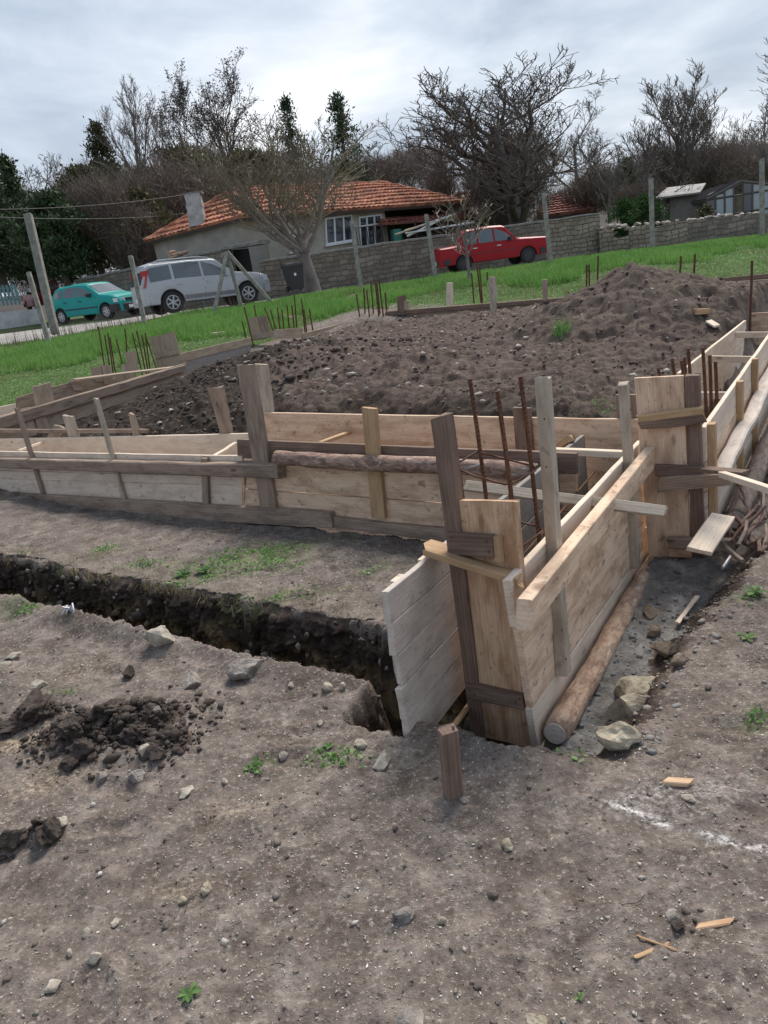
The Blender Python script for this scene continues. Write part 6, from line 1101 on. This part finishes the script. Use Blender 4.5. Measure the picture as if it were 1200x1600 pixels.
# ================================================================ cars (x forward, y left, z up)
MTYR = flat('tyre_rubber', (.02, .02, .021), .85); MRIM = flat('alloy', (.45, .46, .48), .35, .7); MSTL = flat('black_steel_wheel', (.05, .05, .052), .5, .3); MTRIM = flat('black_trim', (.025, .025, .027), .6); MCGL = flat('car_glass', (.09, .11, .12), .06, spec=.9); MHL = flat('headlight_glass', (.62, .65, .68), .12, spec=.8); MTL = flat('tail_light_red', (.42, .02, .015), .2); MCHR = flat('chrome', (.6, .6, .6), .2, .9); MPLT = flat('plate_white', (.7, .7, .7), .5)
def car(name, label, cat, P, paint, pos, fdir, up=None, group='cars parked along the road'):
    fx = np.array(fdir, float); fx /= np.linalg.norm(fx); zz = np.array([0, 0, 1.]); yy = np.cross(zz, fx); yy /= np.linalg.norm(yy); zz = np.cross(fx, yy); mw = Matrix.Identity(4)
    for k, c in enumerate((fx, yy, zz)):
        for j in range(3): mw[j][k] = c[j]
    for j in range(3): mw[j][3] = pos[j]
    t = thing(name, pos, label, cat, group, mw=mw); L, Wd = P['L'], P['W']; hw = Wd / 2; itp = lambda tab, x: float(np.interp(x, [a for a, _ in tab], [b for _, b in tab]))
    top, belt, wide = P['top'], P['belt'], P['wide']; zb = P['zb']; wr = P['r']; ra = wr + .055
    xs = sorted(set(np.round(np.concatenate([np.linspace(-L / 2, L / 2, 70)] + [xw + ra * np.cos(np.linspace(0, math.pi, 11)) for xw in P['wx']] + [[a for a, _ in top]]), 4))); xs = [x for x in xs if -L / 2 <= x <= L / 2]
    def sect(x):
        w_ = hw * itp(wide, x); zt = itp(top, x); zl = min(itp(belt, x), zt - .02); lo = zb + P.get('nose', 0) * (abs(x) / (L / 2)) ** 8
        for xw in P['wx']:
            if abs(x - xw) < ra: lo = max(lo, wr + math.sqrt(max(ra * ra - (x - xw) ** 2, 0)) * .98)
        gh = min(1, max(0, (zt - zl) / .35)); wro = w_ * (.93 - (.93 - P['tumble']) * gh); lo = min(lo, zl - .1)
        return [(w_ * .93, lo), (w_ * .985, lo + .02), (w_, lo + (zl - lo) * .45), (w_ * .995, lo + (zl - lo) * .72), (w_ * .965, zl), (wro, zt - .04 * gh - .012), (wro * .86, zt + .006), (wro * .45, zt + .022), (0, zt + .028)]
    mb = MB(); V = []; F = []
    for x in xs: s = sect(x); V += [(x, y, z) for y, z in s] + [(x, -y, z) for y, z in s[-2::-1]]
    m = 17
    for i in range(len(xs) - 1):
        for j in range(m - 1): F.append((i * m + j, i * m + j + 1, (i + 1) * m + j + 1, (i + 1) * m + j))
    F += [tuple(range(m)), tuple((len(xs) - 1) * m + j for j in range(m - 1, -1, -1))]; mb.add(V, F); body = mb.obj('body', paint, t, mw, True)
    try:
        md = body.modifiers.new('es', 'EDGE_SPLIT'); md.split_angle = rad(28)
    except Exception: pass
    mb = MB(); mb.box(-L / 2 + .12, L / 2 - .12, -hw * .84, hw * .84, zb + .02, min(z for _, z in belt) - .15); mb.obj('underbody_arch_shade', MTRIM, t, mw)  # dark box inside the body, shade of the wheel arches put into its colour
    def spt(x, s, side, off=.004):                      # point on the side glass band, s 0 belt .. 1 roof edge
        q = sect(x); a, b = q[4], q[5]; y = a[0] + (b[0] - a[0]) * s + off; z = a[1] + (b[1] - a[1]) * s; return (x, side * y, z + off * .3)
    def bpt(x, f, side, off=.004):                      # point on the flank, f 0 sill .. 1 belt
        q = sect(x); zl = q[4][1]; lo = q[0][1]; z = zb + (zl - zb) * f; z = max(z, lo + .01); ys = [p[0] for p in q[1:5]]; zs = [p[1] for p in q[1:5]]; return (x, side * (float(np.interp(z, zs, ys)) + off), z)
    def strip(fn, x0, x1, lo, hi, side, n=8, off=.004, th=.006):
        V, F = [], []
        for i in range(n + 1):
            u = i / n; x = x0 + (x1 - x0) * u; a = lo(u) if callable(lo) else lo; b = hi(u) if callable(hi) else hi; xa = x + 0; V += [fn(xa, a, side, off), fn(xa, (a + b) / 2, side, off), fn(xa, b, side, off), fn(xa, b, side, off - th), fn(xa, a, side, off - th)]
        for i in range(n):
            for j in range(5): F.append((5 * i + j, 5 * i + (j + 1) % 5, 5 * i + 5 + (j + 1) % 5, 5 * i + 5 + j))
        F += [(0, 4, 3, 2, 1), (5 * n, 5 * n + 1, 5 * n + 2, 5 * n + 3, 5 * n + 4)]; return V, F
    for side in (-1, 1):
        for (x0, x1, l0, h0, h1) in P['side_glass']:   # rear x, front x, top fraction rear/front
            mb = MB(); mb.add(*strip(spt, x0, x1, l0, (lambda u, a=h0, b=h1: a + (b - a) * u), side, 8, .005)); mb.obj('side_window', MCGL, t, mw)
        for (x0, x1) in P['doors']:
            mb = MB(); mb.add(*strip(bpt, x0 + .006, x1 - .006, .10, .97, side, 10, .0065, .01)); d = mb.obj('door', paint, t, mw, True); md = d.modifiers.new('es', 'EDGE_SPLIT'); md.split_angle = rad(28)
            for xx in (x0, x1): mb = MB(); mb.add(*strip(bpt, xx - .014, xx + .014, .10, .98, side, 1, .003, .003)); mb.obj('door_gap', MTRIM, d, mw)
            h = bpt(x0 + .14, .80, side, .02); mb = MB(); mb.box(h[0] - .08, h[0] + .08, h[1] - .012, h[1] + .012, h[2] - .014, h[2] + .014); mb.obj('handle', P.get('handle', MTRIM), d, mw)
        if P.get('moulding'): mb = MB(); mb.add(*strip(bpt, P['wx'][0] + ra + .01, P['wx'][1] - ra - .01, P['moulding'][0], P['moulding'][1], side, 30, .012, .008)); mb.obj('side_moulding', P['moulding'][2], t, mw)
        mp = spt(P['mir'], .12, side, .09); mb = MB(); mb.hexa([(mp[0] + a * .07, mp[1] + b * .09 * side, mp[2] + c * .06) for c in (-1, 1) for a, b in ((-1, -1), (1, -1), (.6, 1), (-.8, 1))]); mb.obj('mirror', P.get('mirmat', MTRIM), t, mw)
    def cpt(x, s, off):                                  # windscreen / rear glass patch
        q = sect(x); w_ = q[6][0] * 1.02; return (x, s * w_, q[6][1] + .022 * (1 - s * s) + off)
    for (x0, x1, nm) in P['screens']:
        V, F = [], []; n = 6
        for i in range(n + 1):
            x = x0 + (x1 - x0) * i / n
            for s in (-1, -.5, 0, .5, 1): V.append(cpt(x, s, .008))
        for i in range(n):
            for j in range(4): F.append((5 * i + j, 5 * i + j + 1, 5 * i + 6 + j, 5 * i + 5 + j))
        k = len(V); V += [(a, b, c - .02) for a, b, c in V]; F += [tuple(k + j for j in reversed(f)) for f in F]; mb = MB(); mb.add(V, F); mb.obj(nm, MCGL, t, mw, True)
    # bumpers, lights, grille, plates
    for s, key in ((1, 'fb'), (-1, 'rb')):
        z0, z1, dep, mm = P[key]; n = 12; V, F = [], []
        for i in range(n + 1):
            y = (-hw * 1.0 + 2 * hw * i / n) * P.get('bw', 1.); e = (abs(y) / hw) ** 4; xo = s * (L / 2 + .03 - .16 * e); xi = s * (L / 2 - dep - .12 * e)
            V += [(xo, y, z0 + .03), (xo, y, z1 - .03), (xo - s * .03, y, z1), (xi, y * 1.005, z1), (xi, y * 1.005, z0), (xo - s * .03, y, z0)]
        for i in range(n):
            for j in range(6): F.append((6 * i + j, 6 * i + (j + 1) % 6, 6 * i + 6 + (j + 1) % 6, 6 * i + 6 + j))
        F += [tuple(range(5, -1, -1)), tuple(6 * n + j for j in range(6))]; mb = MB(); mb.add(V, F); mb.obj('bumper', mm, t, mw, False)
        mb = MB(); mb.box(s * (L / 2 + .03), s * (L / 2 + .045), -.26, .26, (z0 + z1) / 2 - .06, (z0 + z1) / 2 + .06); mb.obj('number_plate', MPLT, t, mw)
    for s in (-1, 1):
        y0, y1, z0, z1, dx = P['hl']; mb = MB(); mb.hexa([(L / 2 - dx, s * y0, z0), (L / 2 + .012, s * y0, z0), (L / 2 - .10, s * y1, z0), (L / 2 - dx - .10, s * y1, z0), (L / 2 - dx, s * y0, z1), (L / 2 - .0, s * y0, z1), (L / 2 - .12, s * y1, z1), (L / 2 - dx - .10, s * y1, z1)]); mb.obj('headlight', MHL, t, mw)
        y0, y1, z0, z1, dx = P['tl']; mb = MB(); mb.hexa([(-L / 2 - .014, s * y0, z0), (-L / 2 + dx, s * y0, z0), (-L / 2 + dx + P.get('tlw', 0), s * y1, z0), (-L / 2 + .03, s * y1, z0), (-L / 2 + P.get('tls', 0), s * y0 * .93, z1), (-L / 2 + dx, s * y0 * .93, z1), (-L / 2 + dx + P.get('tlw', 0) + P.get('tls', 0), s * y1 * .955, z1), (-L / 2 + .03 + P.get('tls', 0), s * y1 * .955, z1)]); mb.obj('tail_light', MTL, t, mw)
    y1, z0, z1 = P['grille']; mb = MB(); mb.box(L / 2 - .05, L / 2 + .008, -y1, y1, z0, z1); mb.obj('grille', MTRIM, t, mw)
    for xw in P['wx']:
        for s in (-1, 1):
            yo = s * (hw - .02); yi = s * (hw - .22); mb = MB(); k = 26; prof = [(wr * .62, yi), (wr * .94, yi), (wr, yi + s * .03), (wr, yo - s * .03), (wr * .95, yo), (wr * .66, yo - s * .004), (wr * .62, yo - s * .03)]
            V = [(xw + q * math.cos(2 * math.pi * j / k), y, wr + q * math.sin(2 * math.pi * j / k)) for q, y in prof for j in range(k)]; F = [(i * k + j, i * k + (j + 1) % k, ((i + 1) % len(prof)) * k + (j + 1) % k, ((i + 1) % len(prof)) * k + j) for i in range(len(prof)) for j in range(k)]; mb.add(V, F); wh = mb.obj('wheel', MTYR, t, mw, False)
            mb = MB(); q = wr * .64; yr = yo - s * .035; mb.tube([(xw, yr, wr), (xw, yr - s * .02, wr)], q, 24); 
            mb.obj('brake_disc', MTRIM, wh, mw); mb = MB(); ns = P['spokes']; yf = yo - s * .012
            for a in range(ns):
                an = 2 * math.pi * a / ns + .3; u = np.array([math.cos(an), 0, math.sin(an)]); v = np.array([-math.sin(an), 0, math.cos(an)]); c = np.array([xw, yf, wr]); hwid = .5 * wr * P.get('spw', .16); mb.hexa([c + v * hwid, c - v * hwid, c + u * q - v * hwid * .8, c + u * q + v * hwid * .8] + [p - np.array([0, s * .02, 0]) for p in (c + v * hwid, c - v * hwid, c + u * q - v * hwid * .8, c + u * q + v * hwid * .8)])
            rg = [(q * 1.0, yf), (q * .88, yf), (q * .88, yf - s * .03), (q * 1.0, yf - s * .03)]; V = [(xw + a * math.cos(2 * math.pi * j / k), y, wr + a * math.sin(2 * math.pi * j / k)) for a, y in rg for j in range(k)]; F = [(i * k + j, i * k + (j + 1) % k, ((i + 1) % 4) * k + (j + 1) % k, ((i + 1) % 4) * k + j) for i in range(4) for j in range(k)]; mb.add(V, F); mb.tube([(xw, yf + s * .008, wr), (xw, yf - s * .02, wr)], wr * .16, 12); mb.obj('rim', P['rim'], wh, mw)
    return t, mw
def paint(name, c, metal=.0, coat=.05, rough=.42): return flat(name, c, rough, metal, .22, coat)
PT, PS, PR = paint('teal_paint', (.012, .29, .27)), paint('silver_paint', (.44, .455, .47), .3, .12, .42), paint('red_paint', (.27, .007, .013))
suv = dict(L=4.38, W=1.78, zb=.32, r=.355, wx=(-1.32, 1.30), tumble=.80, wide=[(-2.2, .86), (-2.05, .97), (-1.5, 1), (1.4, 1), (1.95, .96), (2.2, .80)],
 top=[(-2.2, .98), (-2.15, 1.08), (-1.98, 1.54), (-1.82, 1.60), (-.6, 1.63), (.2, 1.605), (.36, 1.57), (.98, 1.10), (1.8, 1.0), (2.08, .91), (2.2, .72)], belt=[(-2.2, .95), (-1.0, 1.03), (1.0, .99), (2.2, .88)],
 side_glass=[(-1.93, -1.22, .10, .86, .92), (-1.13, -.22, .08, .93, .93), (-.14, .58, .08, .93, .55)], doors=[(-1.17, -.18), (-.18, .82)], mir=.62, mirmat=PS, handle=PS, moulding=(.12, .30, simple('grey_cladding', (.22, .225, .23), .6)),
 screens=[(.50, 1.0, 'windscreen'), (-2.20, -2.05, 'rear_window')], fb=(.36, .62, .16, PS), rb=(.38, .66, .16, PS), hl=(.45, .84, .72, .90, .22), tl=(.66, .86, .88, 1.40, .06), tlw=.0, tls=.215, grille=(.42, .70, .88), spokes=6, rim=MRIM)
hatch = dict(L=3.75, W=1.61, zb=.24, r=.285, wx=(-1.25, 1.19), tumble=.80, wide=[(-1.88, .84), (-1.7, .96), (-1.2, 1), (1.1, 1), (1.6, .95), (1.88, .78)],
 top=[(-1.88, .84), (-1.80, .98), (-1.45, 1.32), (-1.25, 1.375), (-.4, 1.42), (.15, 1.40), (.32, 1.36), (.98, .95), (1.55, .86), (1.78, .77), (1.88, .60)], belt=[(-1.88, .84), (-1.2, .94), (.9, .88), (1.88, .74)],
 side_glass=[(-1.42, -.98, .10, .72, .88), (-.90, -.22, .08, .90, .90), (-.14, .58, .08, .90, .50)], doors=[(-.98, -.18), (-.18, .78)], mir=.52, moulding=(.36, .43, MTRIM), screens=[(.40, .93, 'windscreen'), (-1.78, -1.50, 'rear_window')],
 fb=(.24, .52, .30, MTRIM), rb=(.26, .50, .26, MTRIM), hl=(.38, .74, .58, .72, .18), tl=(.56, .78, .66, .96, .06), tlw=.06, grille=(.34, .60, .70), spokes=7, rim=MRIM, spw=.2)
sedan = dict(L=4.12, W=1.62, zb=.27, bw=1.03, r=.28, wx=(-1.18, 1.25), tumble=.79, wide=[(-2.05, .95), (-1.9, .985), (-1.3, 1), (1.5, 1), (2.0, .985), (2.05, .96)],
 top=[(-2.05, .74), (-2.02, .895), (-1.46, .92), (-1.38, .935), (-1.12, 1.37), (-.96, 1.43), (-.1, 1.47), (.34, 1.445), (.46, 1.41), (.88, .95), (1.2, .93), (1.98, .875), (2.05, .70)], belt=[(-2.05, .86), (-1.0, .89), (.8, .89), (2.05, .83)],
 side_glass=[(-1.14, -.66, .06, .80, .93), (-.58, -.02, .05, .93, .93), (.05, .72, .05, .93, .45)], doors=[(-.88, .02), (.02, .72)], mir=.60, handle=MCHR, moulding=(.50, .53, MTRIM), screens=[(.52, .84, 'windscreen'), (-1.35, -1.14, 'rear_window')],
 fb=(.30, .50, .22, MTRIM), rb=(.30, .50, .22, MTRIM), hl=(.36, .74, .62, .80, .08), tl=(.50, .76, .62, .82, .05), tlw=.02, grille=(.36, .62, .80), spokes=8, rim=MSTL, spw=.24)
def placed(P, rear_px, front_px, Dr, Df):
    a, b = at(*rear_px, Dr), at(*front_px, Df); d = b - a; d /= np.linalg.norm(d); m = (a + b) / 2; off = (P['wx'][0] + P['wx'][1]) / 2; yy = np.cross([0, 0, 1.], d); yy /= np.linalg.norm(yy)
    return m - d * off + yy * P['W'] / 2 * (1 if yy[1] > 0 else -1), d
pos, d = placed(suv, (279, 489), (388, 475), 25.0, 26.15); car('parked_suv', 'silver SUV with roof rails parked behind the braced post', 'car', suv, PS, pos, d)
pos, d = placed(hatch, (92, 508), (174, 498), 30.6, 29.3); car('parked_car', 'small teal hatchback parked on the gravel road at left', 'car', hatch, PT, pos, d)
pos, d = placed(sedan, (725, 425), (829, 411), 28.0, 28.3); car('parked_car', 'old boxy red saloon parked at the top of the lawn', 'car', sedan, PR, pos, d)
pos, d = placed(sedan, (38, 489), (64, 485), 44.0, 40.0); car('parked_car', 'dark red car mostly hidden behind the leaning pole at far left', 'car', sedan, paint('dark_red_paint', (.22, .015, .02)), pos, d)
su = [o for o in C.objects if o.name.startswith('parked_suv')][0]
for s in (-1, 1): mb = MB(); mb.tube([(-1.7, s * .60, 1.63), (-1.5, s * .60, 1.69), (-.2, s * .60, 1.69), (.2, s * .60, 1.63)], .02, 6); mb.obj('roof_rail', MCHR, su, MW[su.name])
